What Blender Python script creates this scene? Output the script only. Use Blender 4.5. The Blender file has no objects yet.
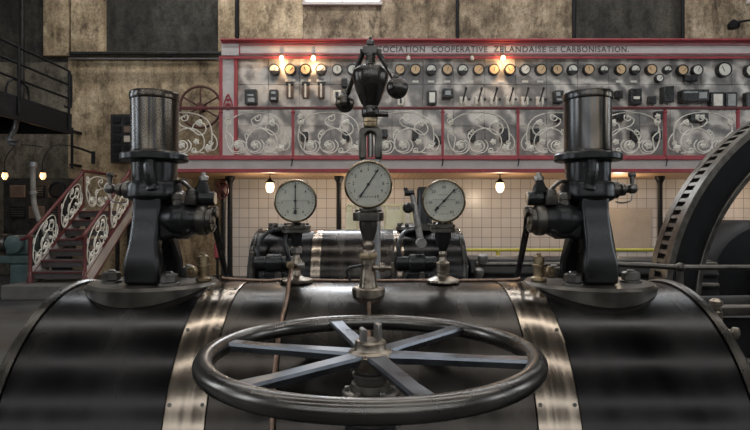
import bpy, bmesh, math, random
from mathutils import Vector, Matrix
random.seed(7)
PI = math.pi
sin, cos = math.sin, math.cos
SC = bpy.context.scene
COL = SC.collection
CZ = 1.65            # eye height of the photographer
F = 545.0            # focal length in pixels of a 750 px wide frame


def at(px, py, d):   # a point seen at px,py standing d metres away
    return Vector(((px - 375) / F * d, d, CZ - (py - 215) / F * d))


# ------------------------------------------------------------------ materials
def new_mat(name):
    m = bpy.data.materials.new(name)
    m.use_nodes = True
    nt = m.node_tree
    return m, nt, nt.nodes['Principled BSDF']


def ramp(nt, fac, stops):
    r = nt.nodes.new('ShaderNodeValToRGB')
    el = r.color_ramp.elements
    while len(el) < len(stops):
        el.new(0.5)
    for e, (p, c) in zip(el, stops):
        e.position = p
        e.color = (c[0], c[1], c[2], 1)
    nt.links.new(fac, r.inputs[0])
    return r.outputs[0]


def noise(nt, scale, detail=6, rough=0.6, stretch=(1, 1, 1), coord='Object'):
    tc = nt.nodes.new('ShaderNodeTexCoord')
    mp = nt.nodes.new('ShaderNodeMapping')
    mp.inputs['Scale'].default_value = stretch
    nt.links.new(tc.outputs[coord], mp.inputs[0])
    n = nt.nodes.new('ShaderNodeTexNoise')
    n.inputs['Scale'].default_value = scale
    n.inputs['Detail'].default_value = detail
    n.inputs['Roughness'].default_value = rough
    nt.links.new(mp.outputs[0], n.inputs['Vector'])
    return n.outputs['Fac']


def mixc(nt, a, b, fac, mode='MIX'):
    n = nt.nodes.new('ShaderNodeMix')
    n.data_type = 'RGBA'
    n.blend_type = mode
    for sock, v in ((n.inputs[6], a), (n.inputs[7], b), (n.inputs[0], fac)):
        if isinstance(v, (tuple, list)):
            sock.default_value = (v[0], v[1], v[2], 1)
        elif isinstance(v, (int, float)):
            sock.default_value = v
        else:
            nt.links.new(v, sock)
    return n.outputs[2]


def bump(nt, b, fac, strength, dist=0.01):
    n = nt.nodes.new('ShaderNodeBump')
    n.inputs['Strength'].default_value = strength
    n.inputs['Distance'].default_value = dist
    nt.links.new(fac, n.inputs['Height'])
    nt.links.new(n.outputs[0], b.inputs['Normal'])


def simple(name, col, rough=0.5, metal=0.0, var=0.25, scale=14, stretch=(1, 1, 1), bmp=0.0, rvar=0.12, emit=None):
    m, nt, b = new_mat(name)
    f = noise(nt, scale, 6, 0.65, stretch) if metal < .25 else noise(nt, scale, 2.5, 0.5, stretch)
    lo = tuple(c * (1 - var) for c in col)
    hi = tuple(min(1, c * (1 + var)) for c in col)
    nt.links.new(ramp(nt, f, [(0.3, lo), (0.7, hi)]), b.inputs['Base Color'])
    nt.links.new(ramp(nt, f, [(0.25, (rough - rvar,) * 3), (0.75, (rough + rvar,) * 3)]), b.inputs['Roughness'])
    b.inputs['Metallic'].default_value = metal
    if bmp:
        bump(nt, b, f, bmp)
    if emit:
        b.inputs['Emission Color'].default_value = (*emit[0], 1)
        b.inputs['Emission Strength'].default_value = emit[1]
    return m


def plaster(name, lo, mid, hi, scale=0.7):
    m, nt, b = new_mat(name)
    f = noise(nt, scale, 10, 0.72)
    c1 = ramp(nt, f, [(0.3, lo), (0.48, mid), (0.68, hi)])
    g = noise(nt, scale * 5, 8, 0.7, (1, 1, 0.6))
    c2 = ramp(nt, g, [(0.36, (0.17, 0.15, 0.13)), (0.54, (1, 1, 1))])
    h = noise(nt, scale * 1.5, 6, 0.6, (2.2, 1, 0.25))
    c3 = ramp(nt, h, [(0.33, (0.4, 0.37, 0.33)), (0.55, (1, 1, 1))])
    c = mixc(nt, c1, c2, 0.8, 'MULTIPLY')
    c = mixc(nt, c, c3, 0.7, 'MULTIPLY')
    k = noise(nt, scale * 22, 5, 0.75)
    c = mixc(nt, c, ramp(nt, k, [(0.36, (0.45, 0.42, 0.38)), (0.55, (1, 1, 1))]), 0.75, 'MULTIPLY')
    nt.links.new(c, b.inputs['Base Color'])
    b.inputs['Roughness'].default_value = 0.9
    bump(nt, b, g, 0.35, 0.03)
    return m


M = {}
M['lagging'] = simple('blued black sheet steel', (0.019, 0.018, 0.018), 0.235, 0.9, 0.55, 2.4, (2.6, 0.9, 0.9), 0.0, 0.075)
M['lagging_brown'] = simple('worn dark sheet steel', (0.036, 0.031, 0.027), 0.245, 0.9, 0.6, 3, (3, 0.9, 0.9), 0.0, 0.08)
M['strap'] = simple('brushed steel strap', (0.225, 0.185, 0.148), 0.2, 1.0, 0.3, 7, (9, 0.35, 0.35), 0.0, 0.05)
M['rim_steel'] = simple('dull steel rim', (0.3, 0.28, 0.25), 0.33, 1.0, 0.3, 9, (1, 1, 1), 0.02, 0.1)
M['cast_black'] = simple('black painted casting', (0.014, 0.014, 0.015), 0.3, 0.3, 0.4, 7, (1, 1, 1), 0.0, 0.06)
M['barrel'] = simple('steel with painted reflection streaks', (0.10, 0.094, 0.09), 0.3, 0.95, 0.7, 9, (4, 4, 0.12), 0.0, 0.06)
M['dish'] = simple('dark worn steel flange', (0.115, 0.104, 0.092), 0.36, 0.9, 0.4, 12, (1, 1, 1), 0.0, 0.08)
M['steel'] = simple('worn grey steel', (0.33, 0.31, 0.29), 0.4, 0.95, 0.35, 18, (1, 1, 1), 0.05, 0.12)
M['wheel_steel'] = simple('polished bluish steel', (0.165, 0.176, 0.198), 0.31, 0.95, 0.35, 10, (1, 1, 1), 0.0, 0.09)
M['rim_dark'] = simple('dark handled steel', (0.14, 0.13, 0.12), 0.28, 0.95, 0.25, 6, (1, 1, 1), 0.0, 0.06)
M['ring'] = simple('dark ring steel', (0.055, 0.05, 0.044), 0.28, 0.95, 0.3, 6, (1, 1, 1), 0.0, 0.06)
M['nut_steel'] = simple('dull nut steel', (0.16, 0.15, 0.14), 0.36, 0.95, 0.4, 20, (1, 1, 1), 0.0, 0.08)
M['brass'] = simple('tarnished brass', (0.32, 0.245, 0.155), 0.38, 0.95, 0.45, 25, (1, 1, 1), 0.04, 0.12)
M['bronze'] = simple('dull bronze', (0.28, 0.235, 0.19), 0.34, 0.95, 0.5, 25, (1, 1, 1), 0.04, 0.12)
M['copper'] = simple('old copper tube', (0.19, 0.125, 0.092), 0.4, 0.9, 0.45, 20)
M['bezel'] = simple('aged brass bezel', (0.3, 0.24, 0.16), 0.3, 1.0, 0.4, 30)
M['dial'] = simple('aged cream dial', (0.46, 0.45, 0.385), 0.5, 0.0, 0.14, 25, (1, 1, 1), 0, 0.05)
M['ink'] = simple('black ink', (0.012, 0.012, 0.012), 0.6, 0, 0.1)
M['needle'] = simple('blackened needle', (0.012, 0.012, 0.014), 0.4, 0, 0.1)
M['iron_black'] = simple('black iron', (0.009, 0.009, 0.01), 0.5, 0.2, 0.4, 8)
M['governor'] = simple('brown black bronzed iron', (0.08, 0.073, 0.068), 0.27, 0.9, 0.4, 12, (1, 1, 1), 0.0, 0.06)
M['red_shaded'] = simple('red paint darkened for shade', (0.085, 0.013, 0.013), 0.5, 0, 0.3, 5)  # same red as the balustrade, darkened to hold the catwalk's shade
M['iron_dark'] = simple('sooty dark iron', (0.028, 0.027, 0.026), 0.45, 0.4, 0.5, 6)
M['red'] = simple('oxide red paint', (0.27, 0.032, 0.04), 0.45, 0, 0.3, 5)
M['red_bright'] = simple('crimson paint', (0.31, 0.042, 0.052), 0.45, 0, 0.25, 5)
M['red_dark'] = simple('dark wine red paint', (0.12, 0.018, 0.02), 0.5, 0, 0.3, 5)
M['rust_red'] = simple('rusty red iron', (0.075, 0.024, 0.018), 0.6, 0.1, 0.4, 6)
M['white_iron'] = simple('cream painted wrought iron', (0.7, 0.66, 0.58), 0.5, 0, 0.2, 8)
M['grey_paint'] = simple('pale grey paint', (0.5, 0.455, 0.435), 0.5, 0, 0.12, 3)
M['grey_stringer'] = simple('grey painted steel', (0.36, 0.32, 0.3), 0.5, 0, 0.2, 4)
M['letters'] = simple('dark lettering paint', (0.1, 0.075, 0.075), 0.6, 0, 0.1)
M['tan_dial'] = simple('tan meter dial', (0.62, 0.42, 0.23), 0.5, 0, 0.12, 8)
M['white_dial'] = simple('white meter dial', (0.68, 0.66, 0.58), 0.5, 0, 0.1, 8)
M['bakelite'] = simple('black bakelite', (0.014, 0.013, 0.013), 0.3, 0, 0.3, 8)
M['porcelain'] = simple('white porcelain', (0.66, 0.62, 0.54), 0.3, 0, 0.08, 8)
M['brown_fuse'] = simple('brown varnished fuse', (0.12, 0.075, 0.05), 0.45, 0, 0.3, 8)
M['plate'] = simple('ivory label plate', (0.68, 0.65, 0.58), 0.5, 0, 0.08, 8)
M['glass_grey'] = simple('dull grey glass window', (0.3, 0.31, 0.3), 0.2, 0, 0.2, 6)
M['yellow'] = simple('yellow paint', (0.5, 0.41, 0.05), 0.45, 0, 0.12, 6)
M['pale_yellow'] = simple('pale yellow paint', (0.7, 0.63, 0.4), 0.5, 0, 0.12, 6)
M['case_cream'] = simple('warm ivory card', (0.85, 0.76, 0.52), 0.5, 0, 0.08, 5)
M['cream_board'] = simple('cream board', (0.42, 0.36, 0.3), 0.6, 0, 0.12, 2)
M['teal'] = simple('grey teal machine paint', (0.05, 0.08, 0.078), 0.45, 0, 0.4, 6)
M['concrete'] = simple('worn concrete', (0.1, 0.093, 0.083), 0.8, 0, 0.3, 4, (1, 1, 1), 0.1)
M['stair_tread'] = simple('worn dark stair tread', (0.05, 0.043, 0.04), 0.6, 0, 0.3, 5)
M['wall_dark'] = plaster('sooty dark render', (0.018, 0.017, 0.014), (0.045, 0.042, 0.035), (0.085, 0.078, 0.062))
M['wall_brown'] = plaster('stained brown plaster', (0.12, 0.085, 0.05), (0.40, 0.30, 0.185), (0.70, 0.56, 0.38))
M['wall_pale'] = plaster('blotched pale plaster', (0.08, 0.062, 0.042), (0.29, 0.225, 0.15), (0.58, 0.48, 0.35), 1.1)
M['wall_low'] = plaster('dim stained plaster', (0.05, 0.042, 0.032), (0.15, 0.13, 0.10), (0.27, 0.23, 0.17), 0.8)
M['hall'] = simple('hall wall plaster', (0.16, 0.145, 0.12), 0.9, 0, 0.3, 1.2)
M['roof_paint'] = simple('dark roof boards', (0.06, 0.055, 0.05), 0.9, 0, 0.3, 1.2)
M['grey_pipe'] = simple('galvanised grey pipe', (0.3, 0.3, 0.3), 0.4, 0.7, 0.25, 6)
M['pale_pipe'] = simple('pale painted pipe', (0.24, 0.225, 0.2), 0.5, 0, 0.3, 6)
M['bulb'] = simple('lit bulb', (1, 0.8, 0.5), 0.3, 0, 0, emit=((1, 0.66, 0.34), 11))
M['bulb_soft'] = simple('lit frosted glass', (1, 0.85, 0.6), 0.3, 0, 0, emit=((1, 0.74, 0.46), 2.6))
M['bulb_wall'] = simple('dim amber lamp glass', (1, 0.7, 0.45), 0.3, 0, 0, emit=((1, 0.6, 0.34), 1.1))
M['bulb_off'] = simple('unlit bulb glass', (0.5, 0.46, 0.4), 0.15, 0, 0.05)
M['daylight'] = simple('bright daylight pane', (0.9, 0.95, 1), 0.3, 0, 0, emit=((0.86, 0.94, 1.0), 5.0))

for k_ in ('iron_black', 'iron_dark'):
    M[k_].node_tree.nodes['Principled BSDF'].inputs['Specular IOR Level'].default_value = .2
m, nt, b = new_mat('steel with painted reflection streaks')
f = noise(nt, 7, 3, 0.6, (5, 5, 0.1))  # vertical reflection bands of the brushed barrel, painted in as colour streaks
nt.links.new(ramp(nt, f, [(0.3, (0.035, 0.037, 0.041)), (0.45, (0.095, 0.093, 0.093)), (0.56, (0.125, 0.1, 0.074)), (0.7, (0.04, 0.038, 0.038))]), b.inputs['Base Color'])
b.inputs['Roughness'].default_value = 0.27
b.inputs['Metallic'].default_value = 0.95
M['barrel'] = m
# floor
m, nt, b = new_mat('worn grey floor')
f = noise(nt, 0.8, 9, 0.65)
nt.links.new(ramp(nt, f, [(0.3, (0.022, 0.022, 0.023)), (0.7, (0.07, 0.07, 0.068))]), b.inputs['Base Color'])
nt.links.new(ramp(nt, f, [(0.3, (0.35,) * 3), (0.7, (0.6,) * 3)]), b.inputs['Roughness'])
M['floor'] = m
# marble
m, nt, b = new_mat('grey veined marble')
tc = nt.nodes.new('ShaderNodeTexCoord')
w = nt.nodes.new('ShaderNodeTexWave')
w.wave_type = 'BANDS'
w.bands_direction = 'DIAGONAL'
w.inputs['Scale'].default_value = 0.55
w.inputs['Distortion'].default_value = 14
w.inputs['Detail'].default_value = 6
w.inputs['Detail Scale'].default_value = 1.6
nt.links.new(tc.outputs['Object'], w.inputs['Vector'])
c1 = ramp(nt, w.outputs['Fac'], [(0.05, (0.19, 0.178, 0.168)), (0.5, (0.36, 0.33, 0.3)), (0.95, (0.66, 0.61, 0.55))])
n2 = noise(nt, 1.6, 8, 0.7)
c2 = ramp(nt, n2, [(0.32, (0.55, 0.54, 0.53)), (0.6, (1, 1, 1))])
nt.links.new(mixc(nt, c1, c2, 0.8, 'MULTIPLY'), b.inputs['Base Color'])
b.inputs['Roughness'].default_value = 0.32
M['marble'] = m
# tiles
m, nt, b = new_mat('white wall tiles with dark joints')
tc = nt.nodes.new('ShaderNodeTexCoord')
sx = nt.nodes.new('ShaderNodeSeparateXYZ')
nt.links.new(tc.outputs['Object'], sx.inputs[0])
cb = nt.nodes.new('ShaderNodeCombineXYZ')
nt.links.new(sx.outputs[0], cb.inputs[0])
nt.links.new(sx.outputs[2], cb.inputs[1])
br = nt.nodes.new('ShaderNodeTexBrick')
br.offset = 0
br.inputs['Scale'].default_value = 1
br.inputs['Brick Width'].default_value = 0.262
br.inputs['Row Height'].default_value = 0.262
br.inputs['Mortar Size'].default_value = 0.008
br.inputs['Mortar Smooth'].default_value = 0.3
br.inputs['Color1'].default_value = (0.6, 0.56, 0.53, 1)
br.inputs['Color2'].default_value = (0.54, 0.5, 0.47, 1)
br.inputs['Mortar'].default_value = (0.2, 0.18, 0.16, 1)
nt.links.new(cb.outputs[0], br.inputs['Vector'])
nt.links.new(br.outputs['Color'], b.inputs['Base Color'])
b.inputs['Roughness'].default_value = 0.3
M['tiles'] = m
# planks under the gallery
m, nt, b = new_mat('varnished ceiling planks')
tc = nt.nodes.new('ShaderNodeTexCoord')
w = nt.nodes.new('ShaderNodeTexWave')
w.bands_direction = 'X'
w.wave_profile = 'SAW'
w.inputs['Scale'].default_value = 2.2
nt.links.new(tc.outputs['Object'], w.inputs['Vector'])
c1 = ramp(nt, w.outputs['Fac'], [(0.0, (0.08, 0.04, 0.02)), (0.1, (0.42, 0.25, 0.13)), (1.0, (0.5, 0.31, 0.17))])
nt.links.new(c1, b.inputs['Base Color'])
b.inputs['Roughness'].default_value = 0.45
M['planks'] = m
m, nt, b = new_mat('clear pane')
b.inputs['Base Color'].default_value = (0.75, 0.78, 0.76, 1)
b.inputs['Roughness'].default_value = 0.08
b.inputs['Alpha'].default_value = 0.25
M['pane'] = m


# ------------------------------------------------------------------ geometry
class MB:
    def __init__(self):
        self.v = []
        self.f = []

    def add(self, vs, fs):
        o = len(self.v)
        self.v += [Vector(p) for p in vs]
        self.f += [[i + o for i in q] for q in fs]
        return self

    def box(self, c, s, rot=None):
        x, y, z = s[0] / 2, s[1] / 2, s[2] / 2
        vs = [Vector((a, b_, d)) for a in (-x, x) for b_ in (-y, y) for d in (-z, z)]
        if rot is not None:
            vs = [rot @ p for p in vs]
        vs = [p + Vector(c) for p in vs]
        return self.add(vs, [(0, 1, 3, 2), (4, 6, 7, 5), (0, 4, 5, 1), (2, 3, 7, 6), (0, 2, 6, 4), (1, 5, 7, 3)])

    def bx(self, x0, x1, y0, y1, z0, z1):
        return self.box(((x0 + x1) / 2, (y0 + y1) / 2, (z0 + z1) / 2), (abs(x1 - x0), abs(y1 - y0), abs(z1 - z0)))

    def lathe(self, prof, o=(0, 0, 0), axis=(0, 0, 1), n=32, lobes=0, lob=0.0, loop=False):
        a = Vector(axis).normalized()
        ref = Vector((0, 0, 1)) if abs(a.z) < 0.9 else Vector((1, 0, 0))
        u = a.cross(ref).normalized()
        w = a.cross(u)
        vs, fs, rings = [], [], []
        for r, h in prof:
            if r < 1e-6:
                rings.append([len(vs)])
                vs.append(Vector(o) + a * h)
            else:
                ring = []
                for k in range(n):
                    t = 2 * PI * k / n
                    rr = r * (1 + lob * cos(lobes * t)) if lobes else r
                    ring.append(len(vs))
                    vs.append(Vector(o) + a * h + u * (rr * cos(t)) + w * (rr * sin(t)))
                rings.append(ring)
        if loop:
            rings.append(rings[0])
        for A, B in zip(rings, rings[1:]):
            if len(A) == 1 and len(B) == 1:
                continue
            for k in range(n):
                k2 = (k + 1) % n
                if len(A) == 1:
                    fs.append((A[0], B[k2], B[k]))
                elif len(B) == 1:
                    fs.append((A[k], A[k2], B[0]))
                else:
                    fs.append((A[k], A[k2], B[k2], B[k]))
        if len(rings[0]) > 1 and not loop:
            fs.append(tuple(reversed(rings[0])))
        if len(rings[-1]) > 1 and not loop:
            fs.append(tuple(rings[-1]))
        return self.add(vs, fs)

    def cyl(self, p0, p1, r0, r1=None, n=20):
        p0, p1 = Vector(p0), Vector(p1)
        d = p1 - p0
        return self.lathe([(r0, 0), (r0 if r1 is None else r1, d.length)], p0, d, n)

    def rod(self, p0, p1, r, ch=0.15, n=20):     # a cylinder with chamfered ends
        p0, p1 = Vector(p0), Vector(p1)
        d = p1 - p0
        L = d.length
        c = min(r * ch, L * 0.3)
        return self.lathe([(r - c, 0), (r, c), (r, L - c), (r - c, L)], p0, d, n)

    def sphere(self, c, r, n=20, sq=(1, 1, 1)):
        k = len(self.v)
        m_ = n // 2
        self.lathe([(r * sin(PI * i / m_) if 0 < i < m_ else 0, -r * cos(PI * i / m_)) for i in range(m_ + 1)], (0, 0, 0), (0, 0, 1), n)
        for i in range(k, len(self.v)):
            p = self.v[i]
            self.v[i] = Vector((p.x * sq[0], p.y * sq[1], p.z * sq[2])) + Vector(c)
        return self

    def hexa(self, c, r, h, axis=(0, 0, 1)):
        return self.lathe([(r * 0.9, 0), (r, h * 0.1), (r, h * 0.85), (r * 0.85, h)], c, axis, 6)

    def tube(self, pts, r, n=8, closed=False):
        P = [Vector(p) for p in pts]
        N = len(P)
        R = r if isinstance(r, (list, tuple)) else [r] * N
        vs, fs = [], []
        prev = None
        for i in range(N):
            if closed:
                t = P[(i + 1) % N] - P[i - 1]
            else:
                t = P[min(i + 1, N - 1)] - P[max(i - 1, 0)]
            if t.length < 1e-9:
                t = Vector((0, 0, 1))
            t.normalize()
            if prev is None:
                ref = Vector((0, 0, 1)) if abs(t.z) < 0.9 else Vector((1, 0, 0))
                u = t.cross(ref).normalized()
            else:
                u = prev - t * prev.dot(t)
                u = u.normalized() if u.length > 1e-6 else t.orthogonal().normalized()
            prev = u
            w = t.cross(u)
            for k in range(n):
                a = 2 * PI * k / n
                vs.append(P[i] + (u * cos(a) + w * sin(a)) * R[i])
        for i in range(N if closed else N - 1):
            j = (i + 1) % N
            for k in range(n):
                k2 = (k + 1) % n
                fs.append((i * n + k, i * n + k2, j * n + k2, j * n + k))
        if not closed:
            fs.append(tuple(reversed(range(n))))
            fs.append(tuple(range((N - 1) * n, N * n)))
        return self.add(vs, fs)

    def prism(self, poly, fn0, fn1):     # polygon (a,b) swept between two mappings to 3D
        n = len(poly)
        vs = [fn0(*p) for p in poly] + [fn1(*p) for p in poly]
        fs = [tuple(range(n)), tuple(reversed(range(n, 2 * n)))]
        fs += [(i, (i + 1) % n, n + (i + 1) % n, n + i) for i in range(n)]
        return self.add(vs, fs)

    def text(self, s, size, o, mode='F', squash=1.0, bold=0.0, rot=0.0):
        vs, fs = text_geo(s, bold)
        o = Vector(o)
        c_, s_ = cos(rot), sin(rot)
        return self.add([o + Vector(((x * squash * c_ - y * s_) * size, 0, (x * squash * s_ + y * c_) * size)) for x, y in vs], fs)


_tc = {}


def text_geo(s, bold=0.0):     # flat outline of a word, centred, cap height about 0.7
    key = (s, bold)
    if key not in _tc:
        cu = bpy.data.curves.new('lettering', 'FONT')
        cu.body = s
        cu.align_x = 'CENTER'
        cu.align_y = 'CENTER'
        cu.offset = bold
        cu.resolution_u = 3
        cu.space_character = 1.15 if len(s) > 3 else 1.0
        o = bpy.data.objects.new('lettering', cu)
        COL.objects.link(o)
        dg = bpy.context.evaluated_depsgraph_get()
        me = bpy.data.meshes.new_from_object(o.evaluated_get(dg))
        _tc[key] = ([(v.co.x, v.co.y) for v in me.vertices], [tuple(p.vertices) for p in me.polygons])
        bpy.data.objects.remove(o)
        bpy.data.curves.remove(cu)
        bpy.data.meshes.remove(me)
    return _tc[key]


def smooth_path(pts, k=6, closed=False):     # Catmull-Rom
    P = [Vector(p) for p in pts]
    n = len(P)
    out = []
    for i in range(n if closed else n - 1):
        if closed:
            a, b_, c, d = P[i - 1], P[i], P[(i + 1) % n], P[(i + 2) % n]
        else:
            a, b_, c, d = P[max(i - 1, 0)], P[i], P[i + 1], P[min(i + 2, n - 1)]
        for j in range(k):
            t = j / k
            out.append(0.5 * ((2 * b_) + (c - a) * t + (2 * a - 5 * b_ + 4 * c - d) * t * t + (3 * b_ - a - 3 * c + d) * t ** 3))
    if not closed:
        out.append(P[-1])
    return out


def wloc(o):
    p = Vector((0, 0, 0))
    while o is not None:
        p += Vector(o.location)
        o = o.parent
    return p


def make(mb, name, mat, parent=None, loc=None, angle=35, bevel=0.0):
    base = wloc(parent) if parent is not None else Vector(loc if loc is not None else (0, 0, 0))
    me = bpy.data.meshes.new(name)
    me.from_pydata([tuple(p - base) for p in mb.v], [], mb.f)
    bm = bmesh.new()
    bm.from_mesh(me)
    bmesh.ops.recalc_face_normals(bm, faces=bm.faces)
    bm.to_mesh(me)
    bm.free()
    for p in me.polygons:
        p.use_smooth = True
    me.set_sharp_from_angle(angle=math.radians(angle))
    me.materials.append(M[mat])
    o = bpy.data.objects.new(name, me)
    COL.objects.link(o)
    if parent is not None:
        o.parent = parent
    else:
        o.location = base
    if bevel:
        md = o.modifiers.new('edge', 'BEVEL')
        md.width = bevel
        md.segments = 2
        md.limit_method = 'ANGLE'
        md.angle_limit = math.radians(40)
        md.harden_normals = False
    return o


def tag(o, label=None, cat=None, group=None, kind=None):
    for k, v in (('label', label), ('category', cat), ('group', group), ('kind', kind)):
        if v:
            o[k] = v
    return o


def thing(name, label, cat, loc=(0, 0, 0), group=None):
    o = bpy.data.objects.new(name, None)
    o.empty_display_size = 0.1
    COL.objects.link(o)
    o.location = loc
    return tag(o, label, cat, group)


def single(mb, name, mat, label, cat, loc=(0, 0, 0), group=None, bevel=0.0, angle=35):
    return tag(make(mb, name, mat, None, loc, angle, bevel), label, cat, group)


def struct(mb, name, mat, bevel=0.0):
    return tag(make(mb, name, mat, bevel=bevel), kind='structure')


def copy_tree(o, parent=None):
    c = o.copy()
    COL.objects.link(c)
    if parent is not None:
        c.parent = parent
    for ch in list(o.children):
        copy_tree(ch, c)
    return c


ORD = 'first second third fourth fifth sixth seventh eighth ninth tenth eleventh twelfth thirteenth fourteenth fifteenth sixteenth seventeenth eighteenth'.split()

# ================================================================== THE HALL
YB = 15.0
struct(MB().bx(-12, 16, -8, 15.4, -0.2, 0), 'floor', 'floor')
struct(MB().bx(-12, 16, 15.15, 15.4, 0, 10.2), 'wall_back', 'wall_dark')
struct(MB().bx(-12.2, -12, -8, 15.4, 0, 10.2), 'wall_left', 'hall')
struct(MB().bx(16, 16.2, -8, 15.4, 0, 10.2), 'wall_right', 'hall')
struct(MB().bx(-12.2, 16.2, -8.2, -8, 0, 10.2), 'wall_front', 'hall')
struct(MB().bx(-12.2, 16.2, -8.2, 15.4, 10.2, 10.4), 'ceiling', 'roof_paint')


def wx(px, d=YB):
    return (px - 375) / F * d


def wz(py, d=YB):
    return CZ + (215 - py) / F * d


def slab(n, px0, px1, py0, py1, mat, y0=15.0, z1=None):
    struct(MB().bx(wx(px0), wx(px1), y0, 15.15, wz(py1), z1 if z1 else wz(py0)), 'trim_%d' % n, mat, 0.01)


TOP = 10.2
slab(1, 44, 69, 0, 56, 'wall_brown', 14.96, TOP)        # pier left of the dark recess
slab(2, 71, 104, 0, 53, 'wall_brown', 14.98, TOP)
slab(3, 218, 236, 0, 60, 'wall_brown', 15.0, TOP)
slab(4, 239, 303, 0, 60, 'wall_brown', 15.0, TOP)
slab(5, 303, 381, 4, 60, 'wall_pale', 15.02)
slab(6, 381, 456, 0, 60, 'wall_pale', 15.0, TOP)
slab(7, 459, 573, 0, 60, 'wall_pale', 15.0, TOP)
slab(8, 684, 790, 0, 60, 'wall_pale', 14.98, TOP)
slab(9, 68, 226, 57, 300, 'wall_brown', 15.0)           # lower wall behind the stair
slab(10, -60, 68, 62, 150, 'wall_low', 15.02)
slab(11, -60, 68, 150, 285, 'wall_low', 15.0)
slab(12, 226, 790, 60, 166, 'wall_pale', 15.05)
# ledge under the dark recess
struct(MB().bx(wx(70), wx(220), 14.86, 15.0, wz(57.5), wz(55)), 'trim_13', 'wall_low', 0.01)

# high windows in the back wall
def window(n, px0, px1, z0, z1, bars):
    x0, x1 = wx(px0), wx(px1)
    p = struct(MB().bx(x0, x1, 14.99, 15.01, z0, z1), 'window_%d' % n, 'daylight')
    fr = MB()
    fr.bx(x0 - .06, x1 + .06, 14.9, 15.02, z0 - .08, z0)
    fr.bx(x0 - .06, x1 + .06, 14.9, 15.02, z1, z1 + .08)
    for i in range(bars + 1):
        x = x0 + (x1 - x0) * i / bars
        fr.bx(x - .04, x + .04, 14.9, 15.02, z0, z1)
    for z in (z0 + .7, z0 + 1.4):
        fr.bx(x0, x1, 14.94, 15.02, z - .02, z + .02)
    make(fr, 'window_frame', 'grey_paint', p)


window(1, 305, 380, 7.49, 9.6, 2)
window(2, 747.5, 815, 7.52, 9.6, 2)

# tiled wall and gallery
struct(MB().bx(wx(226, 14.75), 15.9, 14.72, 14.98, 0, 2.72), 'wall_back_tiled', 'tiles')
GX0, GX1 = -5.02, 14.0
GZ0, GZ1 = 2.6, 2.92        # underside and top of the gallery
g = tag(make(MB().bx(GX0, GX1, 12.1, 14.98, 2.66, 2.9), 'floor_gallery', 'grey_stringer'), kind='structure')
make(MB().bx(GX0 + .02, GX1 - .02, 12.12, 14.7, 2.62, 2.66), 'gallery_plank_soffit', 'planks', g)
make(MB().bx(GX0, GX1, 12.0, 12.1, 2.66, 2.86), 'gallery_fascia_panel', 'grey_paint', g)
t = MB().bx(GX0, GX1, 11.94, 12.1, 2.585, 2.665)
make(t, 'gallery_lower_strip', 'red', g, bevel=.008)
t = MB().bx(GX0, GX1, 11.94, 12.1, 2.86, 2.925)
make(t, 'gallery_upper_strip', 'red_bright', g, bevel=.008)

# iron posts below the gallery
POST = [(230, 'black iron post carrying the gallery behind the valve column by the stair'),
        (339, 'black iron post carrying the gallery between two pressure gauges'),
        (660, 'black iron post carrying the gallery beside the flywheel')]
proto = None
for px, lab in POST:
    x = wx(px, 13.6)
    if proto is None:
        proto = thing('gallery_post', lab, 'post', (x, 13.6, 0), 'iron posts under the gallery')
        make(MB().lathe([(.075, .12), (.066, .2), (.06, 2.35), (.066, 2.45)], (x, 13.6, 0), n=20), 'shaft', 'iron_black', proto)
        make(MB().lathe([(.13, 0), (.13, .06), (.09, .12)], (x, 13.6, 0), n=20), 'foot', 'iron_black', proto)
        make(MB().lathe([(.066, 2.45), (.09, 2.5), (.12, 2.56), (.12, 2.618)], (x, 13.6, 0), n=20), 'capital', 'iron_black', proto)
    else:
        c = copy_tree(proto)
        c.location = (x, 13.6, 0)
        c['label'] = lab


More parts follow.
